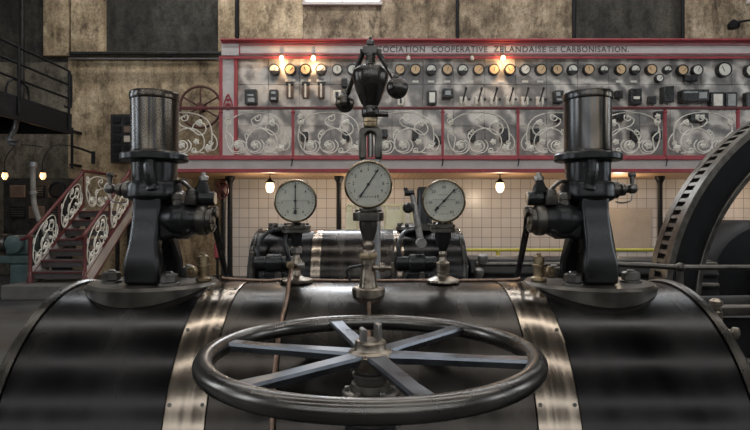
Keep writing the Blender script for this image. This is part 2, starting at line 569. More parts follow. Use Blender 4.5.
# ------------------------------------------------------------------ scrollwork
def scroll_paths():
    """wrought-iron scroll in panel coordinates (u along 0..1, v up 0..1)"""
    def cv(x, y):
        return ((x - 57) / 330, (262 - y) / 227)

    def spiral(cx, cy, r0, r1, a0, a1, n=16):
        return [(cx + (r0 + (r1 - r0) * i / n) * cos(a0 + (a1 - a0) * i / n), cy - (r0 + (r1 - r0) * i / n) * sin(a0 + (a1 - a0) * i / n)) for i in range(n + 1)]
    P = []
    # large oval ending in a spiral round the first rosette
    s = spiral(130, 212, 16, 36, 3.3, 3.3 - 2 * PI * 0.93)
    P.append(s + [(108, 172), (82, 145), (80, 118), (100, 82), (145, 55), (205, 46), (262, 50), (312, 68), (342, 102), (353, 150), (350, 205), (332, 248)])
    # oval back to the base on the left
    P.append([(78, 128), (74, 165), (84, 212), (106, 246), (130, 254), (158, 246), (172, 218), (166, 196), (148, 188)])
    # second spiral round the second rosette, sweeping up over the middle
    s = spiral(213, 212, 16, 34, 3.6, 3.6 - 2 * PI * 0.95)
    P.append(s + [(205, 250), (228, 250), (252, 228), (262, 196), (250, 160)][0:0])
    P.append([(214, 252), (186, 240), (172, 208), (178, 172), (202, 140), (240, 126), (280, 134), (310, 162), (319, 200), (308, 232), (282, 250), (256, 246)])
    P.append([(214, 252), (238, 246), (254, 226), (256, 204), (242, 184)])
    # curl at the top
    s = spiral(224, 74, 5, 20, 0.6, 0.6 + 2 * PI * 1.05)
    P.append(s + [(228, 50), (206, 58), (196, 82), (210, 112), (246, 126), (270, 142), (294, 160), (318, 150), (326, 126), (314, 102), (292, 98)][2:])
    P.append([(270, 142), (264, 120), (274, 102), (292, 98)])
    # small curls
    P.append(spiral(181, 148, 4, 15, 0, 2 * PI * 1.2) + [(166, 158), (170, 180), (176, 200)])
    P.append(spiral(271, 236, 3, 12, 3, 3 + 2 * PI * 1.1) + [(292, 246), (318, 250)])
    P.append([(82, 70), (100, 88), (84, 108), (72, 88), (82, 70)])
    P.append([(353, 150), (372, 176), (378, 210), (362, 236), (340, 232)])
    P.append(spiral(348, 196, 3, 11, 0, 2 * PI) + [(352, 214), (340, 226)])
    paths = [[cv(*q) for q in p] for p in P]
    ros = [(130, 212, 16), (213, 212, 15), (294, 98, 15), (281, 194, 13), (336, 226, 16), (84, 66, 12), (88, 98, 12)]
    return paths, [(*cv(x, y), r / 227.0) for x, y, r in ros]


SP, SR = scroll_paths()


def scroll_panel(parent, fn, nrm, h, r=.016, mirror=False, skip=()):
    """fn(u,v) -> world point; nrm the panel's normal; h the panel's height in metres"""
    mb = MB()
    for p in SP:
        q = smooth_path([(*((1 - a, b_) if mirror else (a, b_)), 0) for a, b_ in p], 2)
        mb.tube([fn(w.x, w.y) for w in q], r, 6)
    pn = make(mb, 'scroll_panel', 'white_iron', parent, angle=60)
    for i, (u, v, rr) in enumerate(SR):
        if i in skip:
            continue
        c = fn(1 - u if mirror else u, v)
        R_ = rr * h * 1.15
        rb = MB().lathe([(R_ * .9, -.015), (R_, 0), (R_ * .75, .025), (R_ * .4, .02), (R_ * .3, .04), (0, .05)], c, nrm, 30, 5 if i != 2 else 3, .16)
        make(rb, 'rosette', 'white_iron', pn, angle=60)
    return pn


# balustrade on the gallery
bal = thing('balustrade', 'long red balustrade with cream scrollwork panels along the edge of the gallery', 'balustrade', (0, 12.0, 2.925))
YL = 12.02
edges = [146.5, 220.6, 293, 368, 442.6, 518, 592, 665, 738, 812, 886]
bxs = [(e - 375) / F * YL for e in edges]
ZT, ZBm = 4.0, 2.95
make(MB().bx(bxs[0], bxs[-1], YL - .05, YL + .05, ZT - .02, ZT + .035), 'top_rail', 'red_dark', bal, bevel=.01)
make(MB().bx(bxs[0], bxs[-1], YL - .03, YL + .03, 2.925, 2.965), 'bottom_rail', 'red_bright', bal, bevel=.006)
for i, x in enumerate(bxs):
    q = MB().bx(x - .028, x + .028, YL - .028, YL + .028, 2.925, ZT - .02)
    q.lathe([(.0, .0), (.05, .02), (.05, .05), (.0, .075)], (x, YL, ZT - .12), n=12)
    make(q, 'post', 'red_bright', bal, bevel=.005)
    if 2 <= i < 9:
        make(MB().tube(smooth_path([(x, YL - .03, 2.95), (x - .005, YL - .09, 2.86), (x - .01, YL - .085, 2.78), (x - .03, YL - .1, 2.72)], 4), .014, 6), 'bracket', 'iron_black', bal)
for i in range(9):
    x0, x1 = bxs[i] + .03, bxs[i + 1] - .03
    scroll_panel(bal, lambda u, v, x0=x0, x1=x1: Vector((x0 + (x1 - x0) * u, YL, 2.965 + .995 * v)), (0, -1, 0), 1.0, .0145, mirror=i >= 5)

# ------------------------------------------------------------------ switchboard
YS = 13.2


def sx_(px):
    return (px - 375) / F * YS


def sz_(py):
    return CZ + (215 - py) / F * YS


SX1 = 13.5
sb = thing('switchboard', 'wide grey marble switchboard in a red and grey frame with a lettered cornice', 'switchboard', (sx_(490), YS + .25, 2.92))
colx = [237.5]
while colx[-1] < 880:
    colx.append(colx[-1] + 30.9)
for i in range(len(colx) - 1):
    for (pa, pb) in ((57, 84.5), (84.5, 126), (126, 162)):
        mb = MB().bx(sx_(colx[i]) + .004, sx_(colx[i + 1]) - .004, YS, YS + .06, max(2.93, sz_(pb)) + .004, sz_(pa) - .004)
        make(mb, 'marble_slab', 'marble', sb, bevel=.004)
make(MB().bx(sx_(221), SX1, YS + .06, YS + .5, 2.925, sz_(56)), 'frame', 'iron_dark', sb)
# pilaster
make(MB().bx(sx_(223), sx_(235), YS - .06, YS + .06, 2.925, sz_(57)), 'pilaster', 'grey_paint', sb)
tr = MB()
for a, c in ((220, 223.2), (234.8, 237.8)):
    tr.bx(sx_(a), sx_(c), YS - .09, YS + .06, 2.925, sz_(57))
tr.bx(sx_(223), sx_(235), YS - .075, YS - .06, sz_(46), sz_(44))
make(tr, 'pilaster_edge', 'red_bright', sb, bevel=.008)
for zc, s in ((sz_(52), 1), (sz_(103), -1)):
    orn = MB()
    xc = sx_(229)
    for k in range(3):
        orn.sphere((xc, YS - .07, zc + s * (.14 - .1 * k)), .05 - .008 * k, 12, (1.2, .5, 1))
    for q in (-1, 1):
        orn.tube(smooth_path([(xc, YS - .07, zc - s * .2), (xc + q * .07, YS - .075, zc - s * .05), (xc + q * .1, YS - .075, zc + s * .09), (xc + q * .05, YS - .075, zc + s * .1), (xc + q * .04, YS - .075, zc + s * .03)], 5), .018, 6)
    make(orn, 'ornament', 'red', sb)
# cornice
def bz(py, off):
    return CZ + (215 - py) / F * (YS - off)


def bx_(px, off):
    return (px - 375) / F * (YS - off)


co = MB()
co.bx(bx_(220, .22), SX1, YS - .22, YS + .5, bz(40.4, .22), bz(38.2, .22))
co.bx(bx_(221, .16), SX1, YS - .16, YS + .5, bz(42.8, .16), bz(40.4, .22))
make(co, 'cornice', 'red', sb, bevel=.012)
make(MB().bx(bx_(221.5, .1), SX1, YS - .1, YS + .5, sz_(56.5), bz(42.8, .16)), 'frieze', 'grey_paint', sb)
rl = MB()
rl.bx(bx_(239, .12), SX1, YS - .125, YS - .1, bz(45.4, .12), bz(44.4, .12))
rl.bx(bx_(239, .12), SX1, YS - .125, YS - .1, bz(54.4, .12), bz(53.4, .12))
rl.bx(bx_(239, .12), bx_(240, .12), YS - .125, YS - .1, bz(54.4, .12), bz(44.4, .12))
rl.bx(bx_(221.5, .15), SX1, YS - .15, YS - .1, bz(58.4, .15), bz(56.2, .15))
make(rl, 'frieze_line', 'red_bright', sb)
KT = (YS - .108) / YS
words_ = [('ASSOCIATION', 368, 425), ('COOPERATIVE', 431.5, 487.5), ('ZELANDAISE', 493.5, 546), ('DE', 549.5, 557), ('CARBONISATION.', 560.5, 629)]
for wd, a, c in words_:
    vs, fs = text_geo(wd, .02)
    w_ = max(v[0] for v in vs) - min(v[0] for v in vs)
    h_ = max(v[1] for v in vs) - min(v[1] for v in vs)
    mx = (max(v[0] for v in vs) + min(v[0] for v in vs)) / 2
    my = (max(v[1] for v in vs) + min(v[1] for v in vs)) / 2
    kx = (sx_(c) - sx_(a)) / w_
    kz = (.152 if wd != 'DE' else .115) / h_
    xo, zo = (sx_(a) + sx_(c)) / 2, sz_(49.2)
    tx = MB().add([Vector(((xo + (x - mx) * kx) * KT, YS - .108, CZ + (zo + (y - my) * kz - CZ) * KT)) for x, y in vs], fs)
    make(tx, 'lettering', 'letters', sb)
pl = MB()
for px in (321, 353, 415.5, 431, 447, 470, 501, 525, 540, 556, 587, 619, 633.5):
    pl.bx(sx_(px) - .075, sx_(px) + .075, YS - .015, YS, sz_(82.6), sz_(80.6))
for px in (462, 478, 493, 509, 524, 540):
    pl.bx(sx_(px) - .07, sx_(px) + .07, YS - .012, YS, sz_(107), sz_(105.6))
make(pl, 'label_plate', 'plate', sb)


# meters on the marble
def meter(px, py, rpx, dial, label, lower=False, grp='round meters on the switchboard'):
    x, z, r = sx_(px), sz_(py), rpx / F * YS
    t_ = thing('round_meter', label, 'meter', (x, YS, z), grp)
    a = (0, -1, 0)
    make(MB().lathe([(r, 0), (r, .09), (r * .96, .12), (r * .8, .12), (r * .78, .1)], (x, YS, z), a, 28), 'case', 'bakelite', t_)
    make(MB().lathe([(r * .8, .1), (r * .8, .106)], (x, YS, z), a, 28), 'dial', dial, t_)
    ang = random.uniform(.6, 2.4)
    nd = MB()
    o = Vector((x, YS - .112, z - r * .25))
    nd.tube([o, o + Vector((cos(ang), 0, sin(ang))) * r * .75], .007, 5)
    if lower:
        nd.prism([(r * .78 * cos(q), r * .78 * sin(q)) for q in [PI + .3 + (PI - .6) * k / 12 for k in range(13)]],
                 lambda p, q: Vector((x + p, YS - .107, z + q)), lambda p, q: Vector((x + p, YS - .116, z + q)))
    make(nd, 'needle', 'ink', t_)
    return t_


TAN, WHI = 'tan_dial', 'white_dial'
left = [(275, 5.6, WHI, 1), (290.6, 5.8, TAN, 0), (306, 5.8, TAN, 0), (321.3, 5.6, WHI, 1), (337.4, 5.4, WHI, 0), (352.7, 5.4, WHI, 0)]
for i, (px, r, d, lo) in enumerate(left):
    meter(px, 70.4, r, d, '%s-faced round meter, %s in the top row counting from the red pilaster' % ('tan' if d == TAN else 'white', ORD[i]), lo)
rest = [(399.9, 5.4, TAN, 0), (415.2, 5.6, TAN, 0), (430.9, 5.4, WHI, 1), (447, 5.7, TAN, 0), (462.3, 5.4, WHI, 1), (478, 5.7, TAN, 0), (493.3, 5.6, TAN, 0),
        (509, 5.6, TAN, 0), (524.3, 5.4, WHI, 0), (540, 5.7, TAN, 0), (556.2, 5.6, TAN, 0), (571.5, 5.4, WHI, 1), (587.5, 5.6, TAN, 0), (602.5, 4.6, WHI, 1),
        (619, 5.6, TAN, 0), (633.6, 5, WHI, 1), (649.6, 5.6, TAN, 0), (665.6, 4.3, WHI, 1)]
for i, (px, r, d, lo) in enumerate(rest):
    meter(px, 70.4, r, d, '%s-faced round meter, %s in the top row counting from the governor toward the flywheel' % ('tan' if d == TAN else 'white', ORD[i]), lo)
meter(657.6, 79, 4.2, WHI, 'small white round meter hung lower than the top row, above a black box')
meter(680.6, 71, 5.6, TAN, 'tan-faced round meter next to the pale one, closest of the tan meters to the flywheel')
meter(695.3, 71, 5.6, WHI, 'pale round meter above a small black wedge box, beside the large cream dial')
meter(722, 70.5, 7.6, WHI, 'largest cream round meter on the switchboard, above the twin-window relay')
meter(748.5, 71.5, 6.4, WHI, 'cream round meter cut by the edge of the photo, beyond the largest dial')


def sbox(px, py, w, h, label, name='relay_box', mat='bakelite', win=None, cat='relay', dep=.16, grp='boxes on the switchboard'):
    x, z = sx_(px), sz_(py)
    W, H = w / F * YS, h / F * YS
    t_ = thing(name, label, cat, (x, YS, z), grp)
    make(MB().bx(x - W / 2, x + W / 2, YS - dep, YS, z - H / 2, z + H / 2), 'case', mat, t_, bevel=.02)
    if win:
        wb = MB()
        for (ux, uz, uw, uh) in win[1]:
            wb.bx(x + W * (ux - uw / 2), x + W * (ux + uw / 2), YS - dep - .012, YS - dep, z + H * (uz - uh / 2), z + H * (uz + uh / 2))
        make(wb, 'window', win[0], t_)
    for q in (-.3, .3):
        make(MB().rod((x + W * q, YS - .03, z - H / 2 - .035), (x + W * q, YS - .03, z - H / 2), .02), 'terminal', 'bronze', t_)


sbox(252, 98, 12, 15, 'large black square relay box nearest the red pilaster', win=('glass_grey', [(0, .1, .5, .12), (0.05, -.22, .55, .25)]))
sbox(274.6, 96.5, 8.5, 11.5, 'smaller black relay box beside the large square one', win=('glass_grey', [(0, .2, .5, .2), (0, -.3, .6, .2)]))
sbox(344.5, 84, 6, 9, 'black fuse box above the silvery ball of the governor')
sbox(337.5, 98, 8, 13, 'pale porcelain switch block behind the smaller governor ball', mat='porcelain', name='porcelain_block', win=('bakelite', [(0, .1, .4, .5)]))
sbox(400.5, 102, 6, 9, 'white porcelain switch base under the larger governor ball', mat='porcelain', name='porcelain_block', win=('bakelite', [(0, 0, .25, .6)]))
sbox(431.5, 98.8, 9, 14, 'grey framed meter box between the governor and the black camera-shaped relay', mat='bakelite', win=('white_dial', [(0, 0, .62, .7)]))
sbox(446.6, 95, 10.5, 9.5, 'black camera-shaped relay with a hood beside the lever switches', win=('glass_grey', [(0, 0, .5, .45)]), dep=.24)
sbox(557, 97.8, 9.5, 12.5, 'black upright relay box right beside the valve column barrel', win=('glass_grey', [(-.1, .2, .4, .3), (0, -.25, .5, .16)]))
sbox(617, 95.5, 7, 8, 'small black switch knob box nearest the valve column, second row')
sbox(633.5, 97.6, 11, 16, 'black relay box with a pale crescent label, second row', win=('white_dial', [(0, -.1, .55, .16)]))
sbox(650, 101, 7, 8, 'small black switch box between two tall relays')
sbox(664, 96, 10, 16, 'tall black tilted-front relay box under the small white meter', dep=.24)
sbox(690, 97.6, 26, 12, 'wide black recording meter with a glossy curved window', 'wide_meter', cat='meter', win=('glass_grey', [(.25, 0, .3, .5), (-.2, .25, .5, .12)]), dep=.26)
sbox(713.8, 101.3, 14, 16, 'black relay with a pale glass window, nearer the wide meter', win=('porcelain', [(0, 0, .62, .72)]))
sbox(727.5, 101.3, 11.5, 16, 'black relay with a dim glass window, next to the pale-windowed one', win=('glass_grey', [(0, 0, .62, .72)]))
sbox(747, 101, 10, 15, 'black relay box at the photo edge past the windowed relays')
sbox(688, 79.5, 12, 6.5, 'small black wedge box below the pale round meter')
# knobs behind the balustrade
LOW = [(305, 137, 7, 9, 'lower black switch seen through the scrollwork panel beside the governor'), (346, 137, 7, 9, 'lower black switch just behind the governor yoke, pilaster side'),
       (384, 134, 7, 8, 'lower black switch just behind the governor yoke, flywheel side'), (415, 136, 6, 11, 'lower tall black switch inside a scroll ring past the governor'),
       (436.5, 141, 8, 9, 'lower black hook-shaped switch close to a balustrade post'), (471, 136, 7, 12, 'lower black switch below the first lever switch'),
       (503, 136, 8, 14, 'lower black switch below the third lever switch'), (533.7, 136, 8, 14, 'lower black switch below the last lever switch'),
       (557, 118, 7, 8, 'black switch peeping above the scrolls beside the barrel of the column'), (618, 116.5, 11, 9, 'black round-cornered switch just under the top rail by the column'),
       (633.5, 136, 8, 12, 'lower black switch among scrolls under the crescent-labelled relay'), (657.6, 116, 10, 8, 'black switch under the top rail beside a balustrade post'),
       (655, 136, 8, 9, 'lower black switch beside a balustrade post, near the flywheel')]
for px, py, w_, h_, lab in LOW:
    sbox(px, py, w_, h_, lab, 'switch_box', cat='switch', grp='lower switches behind the balustrade')
sbox(696, 118, 18, 9, 'black counter with pale figure windows just under the top rail', 'counter_box', cat='counter', win=('white_dial', [(-.15, 0, .2, .5), (.15, 0, .2, .5)]))


def lever(px, label):
    x, z = sx_(px), sz_(101.5)
    t_ = thing('lever_switch', label, 'switch', (x, YS, z), 'porcelain lever switches')
    b_ = MB()
    b_.bx(x - .085, x + .085, YS - .05, YS, z - .11, z + .11)
    for q in (-1, 1):
        b_.bx(x + q * .055 - .022, x + q * .055 + .022, YS - .13, YS - .05, z - .10, z + .08)
    make(b_, 'base', 'porcelain', t_, bevel=.01)
    l_ = MB()
    l_.tube([(x - .01, YS - .1, z - .02), (x + .03, YS - .16, z + .16), (x + .045, YS - .18, z + .22)], .018, 8)
    l_.tube([(x + .045, YS - .18, z + .22), (x + .055, YS - .2, z + .3)], .028, 8)
    make(l_, 'lever', 'bakelite', t_)
    make(MB().lathe([(.03, 0), (.03, .03), (0, .04)], (x + .16, YS, z + .05), (0, -1, 0), 12), 'knob', 'bakelite', t_)


for i, px in enumerate((462.6, 478, 493, 509, 524, 539)):
    lever(px, '%s white porcelain lever switch with raised black handle, counting from the black hooded relay' % ORD[i])


def fuse(px, label):
    x, z = sx_(px), sz_(90)
    t_ = thing('hanging_switch', label, 'switch', (x, YS, z), 'brown hanging switches')
    make(MB().bx(x - .08, x + .08, YS - .1, YS, z - .22, z + .08), 'body', 'brown_fuse', t_, bevel=.03)
    make(MB().bx(x - .09, x + .09, YS - .07, YS, z + .1, z + .19), 'mount', 'bakelite', t_, bevel=.01)
    k = MB().bx(x - .12, x - .06, YS - .03, YS, z + .2, z + .25)
    k.bx(x + .06, x + .12, YS - .03, YS, z + .2, z + .25)
    k.bx(x - .02, x + .02, YS - .13, YS - .1, z - .2, z + .12)
    make(k, 'contact', 'porcelain', t_)


for i, px in enumerate((290.3, 306, 321.5)):
    fuse(px, '%s brown hanging switch below the meters, counting from the red pilaster' % ORD[i])


def point(name, loc, power, col, size=.04):
    l = bpy.data.lights.new(name, 'POINT')
    l.energy = power
    l.color = col
    l.shadow_soft_size = size
    o = bpy.data.objects.new(name, l)
    o.location = loc
    COL.objects.link(o)
    return o


WARM = (1.0, 0.62, 0.3)


def board_bulb(px, lit, label):
    x, z = sx_(px), sz_(60)
    t_ = thing('switchboard_bulb', label, 'lamp', (x, YS - .15, z), 'bulbs under the cornice')
    make(MB().rod((x, YS - .15, z + .06), (x, YS - .15, z + .12), .03), 'socket', 'brass', t_)
    make(MB().tube([(x, YS - .15, z + .11), (x, YS - .02, z + .11)], .012, 6), 'arm', 'brass', t_)
    make(MB().lathe([(0, -.07), (.04, -.05), (.055, -.01), (.045, .03), (.025, .06)], (x, YS - .15, z), n=16), 'bulb', 'bulb' if lit else 'bulb_off', t_)
    if lit:
        point('bulb_light', (x, YS - .26, z - .1), 13, WARM)


board_bulb(282.6, 1, 'lit bare bulb under the cornice, nearest the red pilaster')
board_bulb(314, 1, 'lit bare bulb under the cornice, between the pilaster bulb and the governor')
board_bulb(408, 0, 'unlit bulb under the cornice just past the governor')
board_bulb(471, 0, 'unlit bulb under the cornice beside a lit one')
board_bulb(501.7, 1, 'lit bare bulb under the cornice above the lever switches')

# pendant lamps under the gallery
for px, lab in ((270, 'glowing glass pendant lamp under the gallery beside the pressure gauge nearer the stair'), (500, 'glowing glass pendant lamp under the gallery beside the valve column nearer the flywheel')):
    p = at(px, 186.5, 13.0)
    t_ = thing('pendant_lamp', lab, 'lamp', (p.x, p.y, p.z), 'pendant lamps under the gallery')
    make(MB().tube([(p.x, p.y, p.z + .12), (p.x, p.y, 2.62)], .014, 8), 'rod', 'iron_black', t_)
    make(MB().lathe([(.03, .19), (.05, .15), (.1, .12), (.11, .09)], p, n=20), 'cap', 'iron_black', t_)
    make(MB().lathe([(.085, .09), (.105, 0), (.09, -.08), (.05, -.13), (0, -.14)], p, n=20), 'glass', 'bulb_soft', t_)
    point('pendant_and_fill', (p.x, p.y - .02, p.z - .2), 46, (1, .8, .58), .08)
# warm lights added under the gallery to brighten the tiles, no lamps hung
for x in (-.3, 6.0, 9.5):
    point('pendant_and_fill', (x, 13.4, 2.15), 38, (1, .8, .58), .08)

# ------------------------------------------------------------------ wall things
# big wall wheel
c = at(200.5, 107, 14.8)
t_ = thing('wall_handwheel', 'large rusty red spoked wheel on the plaster wall beside the switchboard pilaster', 'wheel', c)
ring = [(c.x + .56 * cos(2 * PI * k / 40), c.y, c.z + .56 * sin(2 * PI * k / 40)) for k in range(40)]
make(MB().tube(ring, .035, 10, True), 'rim', 'rust_red', t_)
for k in range(6):
    a = PI / 6 + k * PI / 3
    make(MB().tube([c + Vector((cos(a), 0, sin(a))) * .08, c + Vector((cos(a), 0, sin(a))) * .55], .025, 8), 'spoke', 'rust_red', t_)
make(MB().lathe([(.11, -.06), (.11, .06), (.05, .1), (.05, .2), (.12, .2), (.12, .22)], c - Vector((0, 0, 0)), (0, 1, 0), 20), 'hub', 'rust_red', t_)
# wall pipes
single(MB().rod((wx(70, 14.7), 14.7, wz(53.5, 14.7)), (wx(222, 14.7), 14.7, wz(53.5, 14.7)), .055), 'wall_pipe', 'iron_dark', 'thick dark pipe running level along the ledge below the dark wall recess', 'pipe', (wx(150, 14.7), 14.7, wz(53.5, 14.7)))
single(MB().rod((wx(70, 14.8), 14.8, wz(58.5, 14.8)), (wx(222, 14.8), 14.8, wz(58.5, 14.8)), .03), 'wall_pipe', 'grey_pipe', 'thin grey pipe just beneath the thick dark wall pipe', 'pipe', (wx(150, 14.8), 14.8, wz(58.5, 14.8)))
single(MB().rod((wx(22, 14.6), 14.6, 4.0), (wx(22, 14.6), 14.6, 10), .06), 'wall_pipe', 'iron_dark', 'tall dark vertical pipe on the wall behind the catwalk', 'pipe', (wx(22, 14.6), 14.6, 5))
single(MB().rod((wx(236.5, 14.9), 14.93, 6.5), (wx(236.5, 14.9), 14.93, 10.1), .05), 'wall_pipe', 'iron_black', 'black vertical pipe on the wall above the switchboard near the red pilaster', 'pipe', (wx(237), 14.93, 7))
single(MB().rod((wx(457.5, 14.9), 14.93, 6.0), (wx(457.5, 14.9), 14.93, 10.1), .045), 'wall_pipe', 'iron_black', 'black vertical pipe on the wall above the middle of the switchboard', 'pipe', (wx(457), 14.93, 7))
single(MB().rod((wx(574.5, 14.9), 14.93, 6.0), (wx(574.5, 14.9), 14.93, 10.1), .05), 'wall_pipe', 'iron_black', 'black vertical pipe at the edge of the dark recess above the valve column', 'pipe', (wx(574), 14.93, 7))
single(MB().rod((wx(683.5, 14.9), 14.93, 6.0), (wx(683.5, 14.9), 14.93, 10.1), .045), 'wall_pipe', 'iron_black', 'black vertical pipe between the dark recess and the pale plaster', 'pipe', (wx(683), 14.93, 7))
# lamp bracket high on the wall
c = at(738, 24, 14.7)
t_ = thing('wall_bracket', 'black iron lamp bracket high on the pale plaster above the switchboard', 'bracket', c)
make(MB().tube([c + Vector((-.1, 0, .0)), c + Vector((.1, -.05, .06)), c + Vector((.7, -.1, .12))], .03, 8), 'arm', 'iron_black', t_)
make(MB().lathe([(.02, .12), (.1, .06), (.16, -.02), (.14, -.12)], c + Vector((-.12, 0, 0)), n=16), 'shade', 'iron_black', t_)
make(MB().bx(c.x + .6, c.x + .8, 14.55, 14.98, c.z - .05, c.z + .25), 'wall_plate', 'iron_black', t_)
# dark instrument board by the column
p0, p1 = at(110, 114, 14.6), at(134, 163, 14.6)
t_ = thing('instrument_board', 'dark slate instrument board with a pale card, on the wall beside the valve column', 'board', (p0.x, 14.7, p1.z))
make(MB().bx(p0.x, p1.x, 14.62, 14.72, p1.z, p0.z), 'panel', 'iron_dark', t_, bevel=.01)
make(MB().bx(p0.x + .2, p1.x - .2, 14.72, 15.0, p1.z + .2, p0.z - .2), 'mount', 'iron_black', t_)
for i in range(2):
    for j in range(5):
        xc = p0.x + .18 + .3 * i
        zc = p0.z - .16 - .255 * j
        make(MB().bx(xc - .1, xc + .1, 14.57, 14.62, zc - .085, zc + .085), 'gauge_plate', 'cream_board' if (i, j) in ((1, 2),) else ('brown_fuse' if (i, j) == (1, 1) else 'iron_black'), t_, bevel=.008)
# wall lamps
for px, py, lab in ((5, 176, 'small lit caged wall lamp at the edge of the photo near the catwalk'), (43, 176, 'small lit caged wall lamp above the dark control panel near the stair')):
    p = at(px, py, 13.6)
    t_ = thing('wall_lamp', lab, 'lamp', p, 'small lit wall lamps')
    make(MB().tube(smooth_path([(p.x, p.y, p.z + .1), (p.x, p.y, p.z + .4), (p.x + .1, p.y + .3, p.z + .8), (p.x + .1, 14.98, p.z + .9)], 4), .012, 6), 'arm', 'iron_black', t_)
    make(MB().lathe([(.03, .16), (.07, .1), (.07, .08)], p, n=16), 'cap', 'iron_black', t_)
    make(MB().lathe([(.06, .08), (.075, 0), (.05, -.08), (0, -.1)], p, n=16), 'bulb', 'bulb_wall', t_)
    cg = MB()
    for k in range(6):
        a = k * PI / 3
        cg.tube([(p.x + .08 * cos(a), p.y + .08 * sin(a), p.z + .09), (p.x + .1 * cos(a), p.y + .1 * sin(a), p.z), (p.x + .03 * cos(a), p.y + .03 * sin(a), p.z - .12)], .006, 5)
    make(cg, 'cage', 'iron_black', t_)
    point('wall_lamp_light', (p.x, p.y - .15, p.z - .05), 5, WARM)
# bent pale pipe rising beside the stair
pts = [at(45, 232, 13.2), at(40, 222, 13.2), at(35, 208, 13.2), at(33.5, 195, 13.2), at(33, 180, 13.2), at(33, 166, 13.2)]
t_ = thing('bent_pipe', 'pale bent pipe rising in front of the dark control panel beside the stair', 'pipe', (pts[0].x, 13.2, .0))
make(MB().tube(smooth_path([(pts[0].x + .1, 13.2, 0), (pts[0].x + .08, 13.2, .8)] + pts, 5), .06, 10), 'tube', 'pale_pipe', t_)
make(MB().rod(pts[-1] - Vector((0, 0, .03)), pts[-1] + Vector((0, 0, .1)), .085), 'collar', 'grey_pipe', t_)
make(MB().rod(at(33.5, 193, 13.2) - Vector((0, 0, .04)), at(33.5, 193, 13.2) + Vector((0, 0, .04)), .08), 'collar', 'grey_pipe', t_)
# dark wall bracket and hook near the stair
c = at(72, 150, 14.6)
t_ = thing('wall_hook', 'dark iron swing bracket with a hanging hook on the plaster above the stair', 'bracket', c)
make(MB().rod((c.x, 14.6, c.z - .5), (c.x, 14.6, c.z + .6), .035), 'post', 'iron_black', t_)
make(MB().tube([(c.x + .0, 14.6, c.z + .1), (c.x + .35, 14.55, c.z - .0), (c.x + .62, 14.5, c.z - .1)], .03, 8), 'arm', 'iron_black', t_)
make(MB().rod((c.x + .62, 14.5, c.z - .38), (c.x + .62, 14.5, c.z - .05), .05), 'hook', 'iron_black', t_)
for q in (-.4, .5):
    make(MB().bx(c.x - .06, c.x + .06, 14.58, 15.0, c.z + q - .03, c.z + q + .03), 'mount', 'iron_black', t_)
# cream board on the tiles
p0, p1 = at(607, 209, 14.7), at(651, 251, 14.7)
single(MB().bx(p0.x, p1.x, 14.66, 14.72, p1.z, p0.z), 'wall_board', 'cream_board', 'plain cream board fixed on the tiles between the valve column and the iron post', 'board', (p0.x, 14.7, p1.z), bevel=.01)

# ------------------------------------------------------------------ catwalk
cw = thing('catwalk', 'black iron catwalk with pipe railing high on the stair side of the hall', 'catwalk', (-8, 9, 3.5))
CX = -6.95
make(MB().bx(CX - 2.2, CX, 6.0, 12.5, 3.9, 3.96), 'deck', 'iron_black', cw)
make(MB().bx(CX - .06, CX, 6.0, 12.5, 3.5, 3.9), 'beam', 'iron_black', cw, bevel=.01)
make(MB().bx(CX - 2.2, CX - 2.14, 6.0, 12.5, 3.5, 3.9), 'beam', 'iron_black', cw, bevel=.01)
make(MB().bx(CX - 2.2, CX, 12.44, 12.5, 3.5, 3.9), 'end_beam', 'iron_black', cw, bevel=.01)
for dz, nm in ((.96, 'handrail'), (.64, 'mid_rail'), (.33, 'mid_rail')):
    if dz > .9:
        pts = smooth_path([(CX, 6, 3.96 + dz), (CX, 11, 3.96 + dz), (CX, 12.25, 3.96 + dz), (CX, 12.42, 3.96 + dz - .06), (CX, 12.47, 3.96 + dz - .2), (CX, 12.47, 4.2), (CX, 12.42, 4.1), (CX, 12.2, 4.08)], 4)
    else:
        pts = [(CX, 6, 3.96 + dz), (CX, 12.47, 3.96 + dz)]
    make(MB().tube(pts, .026, 8), nm, 'iron_black', cw)
for y in (7.4, 8.9, 10.6, 12.35):
    make(MB().rod((CX + .015, y, 3.6), (CX + .015, y, 4.92), .028), 'post', 'iron_black', cw)
make(MB().tube(smooth_path([(CX - .2, 10.55, 3.97), (CX - .2, 10.6, 4.2), (CX - .2, 10.8, 4.34), (CX - .2, 11.15, 4.3), (CX - .2, 11.25, 4.15), (CX - .2, 11.25, 3.97)], 5), .022, 8), 'hoop', 'iron_black', cw)
for y in (8.5, 12.2):
    make(MB().bx(CX - .3, CX - .1, y - .1, y + .1, 0, 3.5), 'support_post' if y < 9 else 'support_leg', 'iron_dark', cw) if y < 8 else make(MB().bx(CX - 2.2, -11.99, y - .08, y + .08, 3.55, 3.85), 'wall_bracket', 'iron_dark', cw)
make(MB().tube(smooth_path([Vector((at(18, 118, 11.6).x, 11.6, 3.9)), at(17, 118, 11.6), at(15, 128, 11.6), at(10, 138, 11.6), at(11, 143, 11.6), at(19, 144, 11.6)], 6), .06, 10), 'bent_duct', 'grey_pipe', cw)

